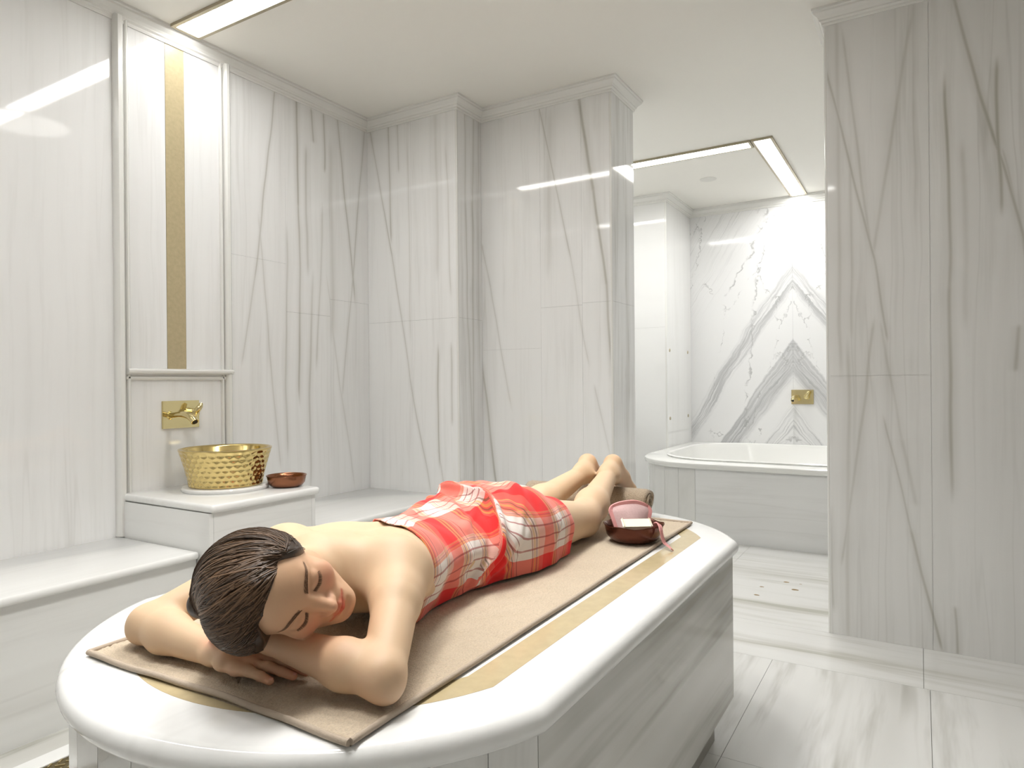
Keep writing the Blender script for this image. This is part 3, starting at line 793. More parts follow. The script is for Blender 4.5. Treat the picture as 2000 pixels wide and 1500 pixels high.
# rim: outer bullnose ring meeting an inner raised lip
oo = tub_outline(0.0); inn = tub_inner(.13)
def rim_mesh():
    bm = bmesh.new()
    pr = [(-.0, TZ - .045), (.012, TZ - .040), (.018, TZ - .025), (.014, TZ - .008), (.0, TZ)]
    loops = []
    n = len(oo)
    for (d, z) in pr:
        ol = tub_outline(-d if d else 0.0)
        ol = [(min(x, XF - .002), max(min(y, YF - .004), -.598)) for x, y in ol]
        loops.append([bm.verts.new((x, y, z)) for x, y in ol])
    for a, b in zip(loops[:-1], loops[1:]):
        for i in range(n): bm.faces.new((a[i], a[(i + 1) % n], b[(i + 1) % n], b[i]))
    m = len(inn); il = []
    lev = [(.13, TZ), (.125, TZ + .010), (.135, TZ + .016), (.15, TZ + .010), (.165, TZ - .03), (.20, TZ - .25), (.28, TZ - .40)]
    prev = None
    for (d, z) in lev:
        l = [bm.verts.new((x, y, z)) for x, y in tub_inner(d)]
        if prev:
            for i in range(m): bm.faces.new((prev[i], prev[(i + 1) % m], l[(i + 1) % m], l[i]))
        else: first = l
        prev = l
    bm.faces.new(prev)
    e1 = [bm.edges.get((loops[-1][i], loops[-1][(i + 1) % n])) for i in range(n)]
    e2 = [bm.edges.get((first[i], first[(i + 1) % m])) for i in range(m)]
    bmesh.ops.triangle_fill(bm, use_beauty=True, use_dissolve=False, edges=e1 + e2)
    bmesh.ops.recalc_face_normals(bm, faces=bm.faces[:])
    return bm
smooth_by_angle(bm_obj('rim', rim_mesh(), M_tubw, tub), 35)
to_ = tub_outline(.012, 6); ti_ = tub_outline(.032, 6)
for i in range(1, len(to_) - 1):
    a, b, c, d = map(Vector, (to_[i], to_[i + 1], ti_[i + 1], ti_[i])); e = (b - a).normalized() * .0008
    last = i == len(to_) - 2
    prism('front_panel' if last else 'facet', [a + e, b - e, c - e, d + e], 0.0, TZ - .045, M_tub if last else M_tfacet, tub)

# ------------------------------------------------------------------ access hatch on the far pier, floor drain
h0 = on_plane(1302, 845, 1, YF); h1 = on_plane(1345, 662, 1, YF)
hx0, hx1, hz0, hz1 = h0[0] + .02, min(h1[0], XF - .03), h0[2], h1[2]
M_gap = plain('hatch_gap', (.45, .44, .40), .8)
hat = box('access_hatch', (hx0, YF - .006, hz0), (hx1, YF - .0005, hz1), M_white, wall_far_side); hat['label'] = 'white marble access hatch with four screws'
for (sx, sz) in ((hx0 + .06, hz1 - .13), (hx1 - .06, hz1 - .13), (hx0 + .06, hz0 + .12), (hx1 - .06, hz0 + .12)):
    bm = bmesh.new(); bmesh.ops.create_cone(bm, cap_ends=True, segments=14, radius1=.016, radius2=.012, depth=.006, matrix=Matrix.Translation((sx, YF - .009, sz)) @ Matrix.Rotation(math.pi / 2, 4, 'X'))
    bm_obj('screw', bm, M_steel, hat)
dr = thing('floor_drain', (0.9, 2.2, 0), 'long brass drain grate in a white frame on the floor beside the bench', 'drain')
d1 = on_plane(128, 1457, 2, .003); d2 = on_plane(128, 1479, 2, .003)
dy1, dy0 = d1[1], d2[1]; gy = dy0 - .14
M_drainf = plain('drain_frame', (.84, .84, .82), .2, nz=.05)
M_chan = plain('drain_channel', (.16, .125, .06), .5, .6)
M_grate = plain('drain_brass', (.56, .45, .24), .35, 0.8, nz=.5, nscale=30)
box('frame_strip', (-.6, dy0, .0003), (2.1, dy1, .006), M_drainf, dr, .0015)
box('frame_strip', (-.6, gy - (dy1 - dy0), .0003), (2.1, gy, .006), M_drainf, dr, .0015)
bm = bmesh.new()
nxg, nyg = 90, 5
for i in range(nxg):
    for j in range(nyg + 1):
        y = gy + .004 + (dy0 - gy - .008) * j / nyg; x = -.6 + 2.7 * (i + .5 * (j % 2)) / nxg
        bmesh.ops.create_cube(bm, size=1.0, matrix=Matrix.Translation((x, y, .002)) @ Matrix.Rotation(.7 if j % 2 else -.7, 4, 'Z') @ Matrix.Diagonal((.026, .005, .003, 1)))
gr = bm_obj('grate', bm, M_grate, dr); gr['label'] = 'pierced brass grate'
box('channel', (-.6, gy, .0002), (2.1, dy0, .0006), M_chan, dr)
# ------------------------------------------------------------------ person: one continuous surface from a distance field
HT = np.array([.734, .818, .785])
HR = np.array([[.362, -.932, .015], [-.129, -.066, -.990], [.923, .356, -.144]])
_u, _s, _vt = np.linalg.svd(HR); HR = _u @ _vt
def h2w(p): return HT + HR @ np.array(p, float)
ZF = ZT + .0100                                   # level of the towel surface

def smin(a, b, k):
    h = np.clip(.5 + .5 * (b - a) / k, 0, 1)
    return b * (1 - h) + a * h - k * h * (1 - h)
def smax(a, b, k): return -smin(-a, -b, k)
def cone(P, a, b, ra, rb):
    a = np.asarray(a, float); b = np.asarray(b, float); d = b - a
    t = np.clip((P - a) @ d / (d @ d), 0, 1)
    return np.linalg.norm(P - a - t[:, None] * d, axis=1) - (ra + (rb - ra) * t)
def ell(P, c, r):
    q = (P - np.asarray(c, float)) / np.asarray(r, float)
    k0 = np.linalg.norm(q, axis=1); k1 = np.linalg.norm(q / np.asarray(r, float), axis=1)
    return k0 * (k0 - 1) / np.maximum(k1, 1e-9)
def flat(P, a, b, wdir, wa, wb, ha, hb):
    """tapered bar with an elliptical section: half width w along wdir, half height h"""
    a = np.asarray(a, float); b = np.asarray(b, float); d = b - a; L = np.linalg.norm(d); e = d / L
    w = np.asarray(wdir, float); w = w - e * (w @ e); w /= np.linalg.norm(w); n = np.cross(e, w)
    q = P - a; x = q @ e; t = np.clip(x / L, 0, 1)
    W = wa + (wb - wa) * t; H = ha + (hb - ha) * t
    ox = np.where(x < 0, x, np.where(x > L, x - L, 0)) 
    k = np.sqrt((q @ w / W) ** 2 + (q @ n / H) ** 2 + (ox / np.minimum(W, H)) ** 2)
    return (k - 1) * np.minimum(W, H)
def chain(P, pts, rad, k=.012):
    d = None
    for i in range(len(pts) - 1):
        c = cone(P, pts[i], pts[i + 1], rad[i], rad[i + 1]); d = c if d is None else smin(d, c, k)
    return d

# torso sections along x: x, half width, half height, centre z, centre y
SEC = np.array([
    (.885, .075, .030, .745, .985), (.92, .120, .052, .745, .992), (.96, .150, .068, .742, 1.0), (1.01, .160, .079, .738, 1.0), (1.07, .153, .086, .735, 1.0),
    (1.15, .140, .086, .732, 1.0), (1.24, .130, .079, .727, 1.0), (1.33, .126, .076, .724, 1.0), (1.42, .147, .082, .728, 1.0),
    (1.52, .172, .091, .735, 1.0), (1.60, .172, .088, .733, 1.0), (1.68, .145, .066, .72, 1.0), (1.73, .10, .04, .71, 1.0)])
_xs = np.linspace(SEC[0, 0], SEC[-1, 0], 300)
_tab = np.array([np.interp(_xs, SEC[:, 0], SEC[:, i]) for i in range(1, 5)])
_ker = np.hanning(31); _ker /= _ker.sum()
_tab = np.array([np.convolve(np.pad(r, 15, mode='edge'), _ker, mode='valid') for r in _tab])
def torso(P):
    x = np.clip(P[:, 0], _xs[0], _xs[-1])
    w, h, zc, yc = [np.interp(x, _xs, r) for r in _tab]
    ox = P[:, 0] - x
    k = np.sqrt(((P[:, 1] - yc) / w) ** 2 + ((P[:, 2] - zc) / h) ** 2 + (ox / np.minimum(w, h)) ** 2)
    return (k - 1) * np.minimum(w, h)

LS, LE, LW = (.990, .845, .768), (.770, .697, .680), (.757, .925, .697)
RS, RE, RW = (.968, 1.160, .765), (.728, 1.236, .678), (.727, 1.035, .666)
def arm(P, S, E, W, side):
    S, E, W = map(np.array, (S, E, W))
    up = cone(P, S, S + (E - S) * .35, .051, .042)
    up = smin(up, cone(P, S + (E - S) * .3, E, .0415, .0330), .02)
    m = E + (W - E) * .32
    fo = cone(P, E, m, .0325, .0362)
    fo = smin(fo, cone(P, m, W, .0365, .0235), .02)
    tip = E + (E - S) / np.linalg.norm(E - S) * .010 + (E - W) / np.linalg.norm(E - W) * .010 + np.array([0, 0, -.010])
    fo = smin(fo, cone(P, E, tip, .0240, .0180), .014)
    return smin(up, fo, .018)
def hand(P, wrist, kn, tips, thumb, wdir, zk, th=.0125, rad=.0080):
    wrist = np.array(wrist, float); kn = [np.array(k, float) for k in kn]
    kc = (kn[1] + kn[2]) / 2
    palm = flat(P, wrist, wrist + (kc - wrist) * .55, wdir, .027, .037, .0185, .0150)
    palm = smin(palm, flat(P, wrist + (kc - wrist) * .5, kc, wdir, .037, .040, .0150, .0115), .012)
    d = None
    for k, t in zip(kn, tips):
        t = np.array(t, float); v = t - k
        p1 = k + v * .42 + np.array([0, 0, .004]); p2 = k + v * .74 + np.array([0, 0, .0025])
        q = chain(P, [k - v * .15, k, p1, p2, t], [.0085, .0092, rad + .0003, rad - .0004, rad - .0012], .004)
        q = smin(q, np.linalg.norm(P - p1 - np.array([0, 0, .0012]), axis=1) - (rad + .0006), .003)
        d = q if d is None else np.minimum(d, q)
    h = smin(palm, d, .006)
    for k in kn: h = smin(h, np.linalg.norm(P - k - np.array([0, 0, .002]), axis=1) - .0095, .008)
    tb = chain(P, thumb, [.016, .0125, .0105, .0085], .010)
    return smin(h, tb, .012)
RKN = [(.709, .957, .659), (.729, .949, .662), (.750, .945, .662), (.770, .951, .660)]
RTI = [(.7235, .893, ZF + .0085), (.7545, .8745, ZF + .0085), (.776, .868, ZF + .0085), (.797, .883, ZF + .0085)]
RTH = [(.752, 1.005, .656), (.778, .975, .650), (.793, .950, .648), (.800, .930, .6465)]
LKN = [(.775, .982, .710), (.756, .988, .712), (.737, .990, .712), (.718, .985, .710)]
LTI = [(.777, 1.022, .700), (.757, 1.035, .699), (.737, 1.037, .699), (.718, 1.030, .700)]
LTH = [(.740, .950, .700), (.720, .965, .700), (.712, .980, .699), (.710, .992, .698)]

def leg(P, hip, knee, calf, ank):
    d = cone(P, hip, knee, .086, .053)
    d = smin(d, cone(P, knee, calf, .049, .0525), .03)
    d = smin(d, cone(P, calf, ank, .0505, .031), .03)
    return d
def foot(P, ank, heel, mid, ball, toe, s):
    ank, heel, mid, ball, toe = [np.array(v, float) for v in (ank, heel, mid, ball, toe)]
    d = cone(P, ank, heel, .033, .0275)
    d = smin(d, cone(P, heel - np.array([0, 0, .012]), heel, .027, .0275), .01)
    yv = np.array([0, 1, 0.])
    d = smin(d, cone(P, ank, mid, .034, .030), .03)
    d = smin(d, cone(P, heel, ball + yv * .016, .026, .022), .02)
    d = smin(d, cone(P, heel, ball - yv * .016, .026, .022), .02)
    # ankle bones
    d = smin(d, np.linalg.norm(P - ank - yv * .028, axis=1) - .012, .014)
    d = smin(d, np.linalg.norm(P - ank + yv * .028, axis=1) - .012, .014)
    d = smin(d, cone(P, ank + (heel - ank) * .2 + np.array([-.055, 0, .008]), heel, .013, .018), .02)
    tt = None
    for i, (r, l) in enumerate(((.012, 1.0), (.0095, .98), (.009, .92), (.0085, .84), (.008, .74))):
        o = yv * s * (-.030 + .0150 * i)
        q = cone(P, ball + o, ball + o + (toe - ball) * l, r + .002, r); tt = q if tt is None else np.minimum(tt, q)
    return smin(d, tt, .01)

def head(P):
    q = (P - HT) @ HR                               # head frame: x her left, y crown, z out of the face
    ax = np.abs(q[:, 0]); m = np.column_stack([ax, q[:, 1], q[:, 2]])
    d = ell(q, (0, .012, -.088), (.070, .079, .092))
    d = smin(d, ell(q, (0, .032, -.050), (.057, .050, .053)), .03)
    d = smin(d, ell(q, (0, -.028, -.052), (.057, .072, .052)), .02)
    d = smin(d, cone(q, (0, -.05, -.055), (0, -.088, -.018), .046, .024), .03)
    d = smin(d, cone(m, (.045, -.052, -.075), (.010, -.094, -.012), .020, .016), .025)
    d = smin(d, ell(q, (0, -.096, -.0075), (.017, .014, .0145)), .016)
    d = smin(d, ell(m, (.037, -.030, -.019), (.024, .022, .019)), .022)
    d = smin(d, cone(m, (.006, .0165, -.0035), (.036, .021, -.0135), .0095, .009), .012)
    # eye hollows and closed lids
    d = smax(d, -ell(m, (.030, .002, .010), (.019, .0105, .0115)), .012)
    d = smin(d, ell(m, (.0305, -.0015, -.0105), (.0168, .0115, .0125)), .003)
    # nose
    n = cone(q, (0, .010, -.002), (0, -.020, .0085), .0082, .0085)
    n = smin(n, cone(q, (0, -.018, .0075), (0, -.0365, .0185), .0085, .0107), .009)
    n = smin(n, ell(m, (.0105, -.0405, .0095), (.0072, .0075, .0095)), .006)
    d = smin(d, n, .011)
    d = smax(d, -ell(m, (.0058, -.0478, .0135), (.0032, .0035, .006)), .003)
    # mouth
    d = smin(d, ell(q, (0, -.066, -.006), (.027, .020, .0165)), .014)
    d = smax(d, -cone(q, (0, -.0495, .0125), (0, -.0575, .0135), .0018, .0022), .006)
    up = smin(cone(m, (.0045, -.0618, .0108), (.0240, -.0665, .0012), .0050, .0022), cone(m, (0, -.0632, .0108), (.0045, -.0618, .0108), .0050, .0052), .003)
    lo = cone(m, (0, -.0735, .0092), (.0210, -.0690, .0012), .0072, .0028)
    lips = np.minimum(up, lo)
    d = smin(d, lips, .0035)
    d = smax(d, -cone(m, (0, -.0676, .0150), (.0255, -.0672, .0045), .0011, .0014), .003)
    d = smax(d, -ell(q, (0, -.0825, .0125), (.015, .0045, .005)), .008)
    # ear
    e = ell(m, (.0715, -.008, -.092), (.008, .029, .017)); e = smax(e, -ell(m, (.081, -.006, -.090), (.006, .020, .010)), .004)
    d = smin(d, e, .006)
    return d
N0, N1 = h2w((0, -.050, -.105)), np.array([.965, .995, .765])
def sub(P, m, fn, far=.25):
    """evaluate fn only where the mask holds"""
    if m.all(): return fn(P)
    d = np.full(len(P), far)
    if m.any(): d[m] = fn(P[m])
    return d
def trunk(P):
    t = torso(P)
    def hips(P):
        d = ell(P, (1.555, 1.0 - .072, .755), (.115, .083, .082))
        return smin(d, ell(P, (1.555, 1.0 + .072, .755), (.115, .083, .082)), .035)
    t = smin(t, sub(P, (P[:, 0] > 1.36) & (P[:, 0] < 1.76), hips), .035)
    def upper(P):
        # shoulder blades, trapezius and the sides under the arm pits
        d = cone(P, (.90, .985, .785), (.985, .880, .788), .035, .040)
        d = smin(d, cone(P, (.90, .985, .785), (.968, 1.125, .785), .035, .040), .05)
        d = np.minimum(d, ell(P, (1.055, .905, .785), (.070, .052, .030)))
        d = np.minimum(d, ell(P, (1.055, 1.095, .785), (.070, .052, .030)))
        d = smin(d, cone(P, (1.0, .868, .745), (1.10, .892, .720), .047, .036), .05)
        return smin(d, cone(P, (.99, 1.138, .745), (1.10, 1.108, .720), .047, .036), .05)
    t = smin(t, sub(P, P[:, 0] < 1.28, upper), .04)
    return sub2(P, t)
def sub2(P, t):
    return smax(t, -cone(P, (1.00, 1.0, .838), (1.42, 1.0, .822), .010, .012), .03)
def larm(P):
    d = arm(P, LS, LE, LW, 1)
    return smin(d, sub(P, (P[:, 1] > .85) & (P[:, 1] < 1.13), lambda Q: hand(Q, LW, LKN, LTI, LTH, (1, 0, 0), 0)), .012)
def rarm(P):
    d = arm(P, RS, RE, RW, -1)
    return smin(d, sub(P, (P[:, 1] > .82) & (P[:, 1] < 1.10), lambda Q: hand(Q, RW, RKN, RTI, RTH, (1, 0, 0), 0)), .012)
def legs(P):
    A = None
    for (y, yk, yc_, ya, hx) in ((.915, .905, .920, .968, 0.0), (1.085, 1.100, 1.095, 1.062, -.018)):
        lg = leg(P, (1.56, y, .728), (1.915, yk, .697), (2.02 + hx, yc_, .722), (2.275 + hx, ya, .788))
        s = -1 if y < 1 else 1
        lg = smin(lg, sub(P, P[:, 0] > 2.12, lambda Q: foot(Q, (2.275 + hx, ya, .788), (2.332 + hx, ya + .008, .820), (2.395 + hx, ya, .762), (2.452 + hx, ya + .004, .715), (2.470 + hx, ya + .004, .672), s)), .012)
        A = lg if A is None else smin(A, lg, .02)
    return A
def headneck(P):
    nk = cone(P, N0, N1, .050, .060)
    return smin(nk, sub(P, ((P - HC) ** 2).sum(1) < .20 ** 2, head), .03)
HC = h2w((0, .0, -.07))
def body(P):
    P = np.asarray(P, float); x = P[:, 0]
    kk = .004 + .045 * np.clip((x - .80) / .09, 0, 1)
    A = sub(P, (x > .76) & (x < 1.88), trunk)
    A = smin(A, sub(P, (x < 1.14) & (P[:, 1] < 1.16), larm), kk)
    A = smin(A, sub(P, (x < 1.14) & (P[:, 1] > .80), rarm), kk)
    A = smin(A, sub(P, x > 1.36, legs), .02)
    A = smin(A, sub(P, x < 1.12, headneck), .003 + .045 * np.clip((x - .82) / .08, 0, 1))
    return smax(A, ZF - P[:, 2], .006)

def nets(F, org, h):
    """naive surface nets on a grid of distances"""
    nx, ny, nz = F.shape; S = F < 0
    c = np.zeros((nx - 1, ny - 1, nz - 1), np.uint8)
    for i in (0, 1):
        for j in (0, 1):
            for k in (0, 1): c += S[i:nx - 1 + i, j:ny - 1 + j, k:nz - 1 + k]
    act = (c > 0) & (c < 8); idx = np.argwhere(act); n = len(idx)
    num = -np.ones(act.shape, np.int64); num[act] = np.arange(n)
    acc = np.zeros((n, 3)); cnt = np.zeros(n)
    cor = [(i, j, k) for i in (0, 1) for j in (0, 1) for k in (0, 1)]
    for a in cor:
        for ax in range(3):
            if a[ax] == 1: continue
            b = list(a); b[ax] = 1
            fa = F[idx[:, 0] + a[0], idx[:, 1] + a[1], idx[:, 2] + a[2]]; fb = F[idx[:, 0] + b[0], idx[:, 1] + b[1], idx[:, 2] + b[2]]
            m = (fa < 0) != (fb < 0); t = np.where(m, fa / np.where(m, fa - fb, 1), 0)
            p = np.tile(np.array(a, float), (n, 1)); p[:, ax] += t
            acc[m] += p[m]; cnt[m] += 1
    V = (idx + acc / cnt[:, None]) * h + org
    quads = []
    for ax in range(3):
        o1, o2 = [(1, 2), (2, 0), (0, 1)][ax]
        sl = [slice(None)] * 3; sh = [slice(None)] * 3
        sl[ax] = slice(0, -1); sh[ax] = slice(1, None)
        A_, B_ = S[tuple(sl)], S[tuple(sh)]
        e = np.argwhere(A_ != B_)
        ok = (e[:, o1] > 0) & (e[:, o2] > 0) & (e[:, o1] < F.shape[o1] - 1) & (e[:, o2] < F.shape[o2] - 1); e = e[ok]
        fl = A_[e[:, 0], e[:, 1], e[:, 2]]
        def cell(d1, d2):
            c_ = e.copy(); c_[:, o1] -= d1; c_[:, o2] -= d2; return num[c_[:, 0], c_[:, 1], c_[:, 2]]
        q = np.column_stack([cell(1, 1), cell(0, 1), cell(0, 0), cell(1, 0)])
        q[~fl] = q[~fl][:, ::-1]; quads.append(q)
    return V, np.vstack(quads)
def extract(fn, lo, hi, h, ratio=5, pad=.022):
    lo = np.array(lo, float); H_ = h * ratio
    n = np.ceil((np.array(hi) - lo) / H_).astype(int) + 1
    g = np.stack(np.meshgrid(*[np.arange(k) for k in n], indexing='ij'), -1).reshape(-1, 3)
    C = fn(lo + g * H_).reshape(n)
    N = (n - 1) * ratio + 1
    F = np.repeat(np.repeat(np.repeat(C, ratio, 0), ratio, 1), ratio, 2)[:N[0], :N[1], :N[2]].astype(np.float32)
    cm = np.abs(C); blk = np.minimum.reduce([cm[i:n[0] - 1 + i, j:n[1] - 1 + j, k:n[2] - 1 + k] for i in (0, 1) for j in (0, 1) for k in (0, 1)])
    b = np.argwhere(blk < pad)
    off = np.stack(np.meshgrid(*[np.arange(ratio + 1)] * 3, indexing='ij'), -1).reshape(-1, 3)
    for s in range(0, len(b), 2500):
        gi = (b[s:s + 2500, None, :] * ratio + off[None]).reshape(-1, 3)
        F[gi[:, 0], gi[:, 1], gi[:, 2]] = fn(lo + gi * h)
    V, Q = nets(F, lo, h)
    V = project(fn, V, .8)
    return V, Q
def grad(fn, V, e=.0006, f0=None):
    f0 = fn(V) if f0 is None else f0
    return np.column_stack([fn(V + np.eye(3)[i] * e) - f0 for i in range(3)]) / e
def project(fn, V, k=1.0, mx=.004):
    d = fn(V); g = grad(fn, V, f0=d); g2 = np.maximum((g * g).sum(1), .05)
    st = -(d / g2)[:, None] * g * k; ln = np.linalg.norm(st, axis=1, keepdims=True)
    return V + st * np.minimum(1, mx / np.maximum(ln, 1e-9))

VA, QA = extract(body, (.585, .64, .620), (1.30, 1.30, .90), .0026)
VB, QB = extract(body, (1.28, .78, .620), (2.52, 1.22, .90), .0065, 3, .05)
# bring the clipped borders together inside the cloth
def skin_mat():
    m, nt, b = new_mat('skin')
    a = nd(nt, 'ShaderNodeVertexColor'); a.layer_name = 'tint'
    P, ax = pos_axes(nt); n = noise(nt, P, 60, 3)
    c = mixc(nt, mth(nt, 'MULTIPLY', n, .12), a.outputs[0], (.62, .36, .20))
    nt.links.new(c, b.inputs['Base Color'])
    b.inputs['Roughness'].default_value = .55
    b.inputs['Subsurface Weight'].default_value = .12
    b.inputs['Subsurface Radius'].default_value = (.012, .005, .003)
    b.inputs['Subsurface Scale'].default_value = 1.0
    bump(nt, b, noise(nt, P, 900, 2), .05, .001)
    return m
M_skin = skin_mat()
def np_mesh(name, V, Q, mat, parent=None):
    me = bpy.data.meshes.new(name)
    me.vertices.add(len(V)); me.vertices.foreach_set('co', np.ascontiguousarray(V, np.float32).ravel())
    me.loops.add(Q.size); me.loops.foreach_set('vertex_index', np.ascontiguousarray(Q, np.int32).ravel())
    me.polygons.add(len(Q)); me.polygons.foreach_set('loop_start', np.arange(0, Q.size, Q.shape[1], dtype=np.int32))
    me.polygons.foreach_set('use_smooth', np.ones(len(Q), bool))
    me.update(calc_edges=True); me.validate()
    if mat: me.materials.append(mat)
    return link(bpy.data.objects.new(name, me), parent)
VS = np.vstack([VA, VB]); QS = np.vstack([QA, QB + len(VA)])
person = np_mesh('person', VS, QS, M_skin)
tag(person, 'person lying face down with folded arms, head turned sideways, eyes closed', 'person')
# colour of the skin by place: lips, cheeks, nose, finger tips, heels
hq = (VS - HT) @ HR; hax = np.abs(hq[:, 0])
def g3(c, r): return np.exp(-(((hax - c[0]) / r[0]) ** 2 + ((hq[:, 1] - c[1]) / r[1]) ** 2 + ((hq[:, 2] - c[2]) / r[2]) ** 2))
base = np.tile(np.array([.66, .470, .300]), (len(VS), 1))
face = np.clip(1 - np.linalg.norm(hq - np.array([0, -.02, -.03]), axis=1) / .14, 0, 1)[:, None] ** .5
base = base * (1 - face * .8) + np.array([.64, .335, .19]) * face * .8
def tintby(w, c):
    global base
    w = np.clip(w, 0, 1)[:, None]; base = base * (1 - w) + np.array(c) * w
tintby(.7 * g3((.038, -.030, -.01), (.022, .020, .03)), (.78, .30, .19))
tintby(.40 * g3((0, -.038, .02), (.012, .010, .02)), (.80, .40, .28))
tintby(.30 * g3((0, -.098, .0), (.02, .015, .02)), (.78, .36, .25))
mq = np.column_stack([hax, hq[:, 1], hq[:, 2]])
lipd = np.minimum(np.minimum(cone(mq, (.0045, -.0618, .0108), (.0240, -.0665, .0012), .0052, .0025), cone(mq, (0, -.0632, .0108), (.0045, -.0618, .0108), .0052, .0054)),
                  cone(mq, (0, -.0735, .0092), (.0210, -.0690, .0012), .0076, .0032))
tintby(1 / (1 + np.exp((lipd - .0006) / .0006)) * (np.linalg.norm(hq, axis=1) < .14), (.60, .075, .045))
for t_ in RTI + LTI: tintby(.55 * np.exp(-(np.linalg.norm(VS - np.array(t_), axis=1) / .022) ** 2), (.74, .28, .17))
for k_ in RKN: tintby(.30 * np.exp(-(np.linalg.norm(VS - np.array(k_), axis=1) / .03) ** 2), (.76, .36, .23))
tintby(.3 * np.exp(-(np.linalg.norm(VS - np.array([.755, .70, .668]), axis=1) / .04) ** 2), (.78, .42, .26))
tintby(.45 * (VS[:, 0] > 2.30) , (.66, .40, .24))
ca = person.data.color_attributes.new('tint', 'FLOAT_COLOR', 'POINT')
ca.data.foreach_set('color', np.column_stack([base, np.ones(len(VS))]).astype(np.float32).ravel())

# ------------------------------------------------------------------ nails
M_nail = plain('nail', (.78, .42, .32), .25)
def nail(tip, kn, up=(0, 0, 1)):
    t, k = Vector(tip), Vector(kn); d = (t - k).normalized(); d.z *= .6; d.normalize()
    s = d.cross(Vector(up)).normalized(); n = s.cross(d)
    vs, fs = [], []
    for i in range(6):
        for j in range(7):
            a = -1 + 2 * j / 6; l = -.0055 + .011 * i / 5
            w = .0047 * (1 - .35 * max(0, (i - 3) / 2) ** 2)
            vs.append(t + d * (l + .0012) + s * a * w + n * (.0068 - .0021 * a * a - .0012 * max(0, l / .006) ** 2))
    for i in range(5):
        for j in range(6): fs.append((i * 7 + j, i * 7 + j + 1, i * 7 + j + 8, i * 7 + j + 7))
    return mesh_obj('finger_nail', vs, fs, M_nail, person, True)
for t_, k_ in zip(RTI, RKN): nail(t_, k_)
# ------------------------------------------------------------------ hair
def q_hair(q):
    """how far behind the hairline a point of the head lies (negative = bare skin)"""
    a = np.abs(q[:, 0])
    side = np.clip((a - .048) / .022, 0, 1)
    return .64 * q[:, 1] - .77 * q[:, 2] - .0510 + np.where(q[:, 0] > 0, .034, .012) * side - .006 * np.exp(-((a - .044) / .014) ** 2)
BUN = np.array([-.062, .022, -.190])
def hair_full(P):
    q = (P - HT) @ HR
    t = q_hair(q)
    sk = ell(q, (0, .012, -.088), (.070, .079, .092))
    sk = smin(sk, ell(q, (0, .032, -.050), (.057, .050, .053)), .03)
    d = sk - (-.002 + .0115 * np.clip(t / .028, 0, 1) ** .8 + .0045 * np.clip(t / .10, 0, 1))
    # heavier fall of hair towards the arm side
    d = smin(d, ell(q, (-.056, .036, -.072), (.044, .048, .060)), .03)
    d = smin(d, cone(q, (-.02, .025, -.155), BUN, .040, .024), .03)
    return np.maximum(d, -(t + .012))
def hair_cut(P):
    q = (P - HT) @ HR
    d = hair_full(P)
    d = smax(d, -(q_hair(q) + .003), .003)
    d = smax(d, -(q[:, 1] + .085 - .6 * np.abs(q[:, 0])), .01)     # end at the nape
    return d
def hair_mat():
    m, nt, b = new_mat('hair'); P, ax = pos_axes(nt)
    n = noise(nt, P, 120, 3); n2 = noise(nt, P, 22, 3)
    t = nd(nt, 'ShaderNodeVertexColor'); t.layer_name = 'tone'; ts = nd(nt, 'ShaderNodeSeparateColor'); nt.links.new(t.outputs[0], ts.inputs[0])
    f = mth(nt, 'ADD', mth(nt, 'MULTIPLY', ts.outputs[0], .8), mth(nt, 'MULTIPLY', n2, .2), clamp=True)
    nt.links.new(mixc(nt, f, (.018, .0085, .004), (.23, .13, .068)), b.inputs['Base Color'])
    b.inputs['Roughness'].default_value = .38; b.inputs['Specular IOR Level'].default_value = .45
    return m
M_hair = hair_mat()
c0 = h2w((0, .03, -.10))
VH, QH = extract(hair_cut, c0 - .17, c0 + .17, .0032)
hair = np_mesh('hair', VH, QH, M_hair, person)
hair['label'] = 'dark brown hair combed back into a bun'
# strands lying on the hair volume, running from the hairline back to the bun
rs = np.random.default_rng(11)
def strands(n, npt, lift, r0, seed, start_fn):
    r = np.random.default_rng(seed)
    S0 = start_fn(n, r); n = len(S0)                  # start points in the head frame
    W0 = HT + S0 @ HR.T
    E0_ = BUN + r.normal(0, .012, (n, 3)) * np.array([1, 1, .3]) + np.array([0, 0, .030])
    W1 = HT + E0_ @ HR.T
    cen = np.array([0, .030, -.085])
    out = np.zeros((n, npt, 3))
    wav = r.normal(0, 1, (n, 3)) ; ph = r.uniform(0, 6.28, n); clump = np.sin(np.arctan2(S0[:, 0], S0[:, 1] - .0) * 37 + r.normal(0, .25, n))
    a = S0 - cen; b = E0_ - cen
    la, lb = np.linalg.norm(a, axis=1, keepdims=True), np.linalg.norm(b, axis=1, keepdims=True)
    an, bn = a / la, b / lb
    om = np.arccos(np.clip((an * bn).sum(1, keepdims=True), -.999, .999))
    L = lift + r.uniform(-.0006, .0010, n) + .0018 * clump
    ax_ = np.cross(an, bn); ax_ /= np.maximum(np.linalg.norm(ax_, axis=1, keepdims=True), 1e-6)
    tend = r.uniform(.80, 1.0, (n, 1))
    for i in range(npt):
        t = i / (npt - 1) * tend
        d = (np.sin((1 - t) * om) * an + np.sin(t * om) * bn) / np.sin(om)
        d = d + ax_ * (np.sin(t * np.pi) * .10 * np.sin(S0[:, :1] * 20) + .012 * np.sin(t * 9 + ph[:, None]))
        d /= np.linalg.norm(d, axis=1, keepdims=True)
        p = cen + d * ((1 - t) * la + t * lb)
        P = HT + p @ HR.T
        for _ in range(5):
            dist = hair_full(P) - (L * np.minimum(1, .25 + i / 3.0)); g = grad(hair_full, P, .002, None); P = P - (dist / np.maximum((g * g).sum(1), .2))[:, None] * g * .8
        out[:, i] = P
    return out
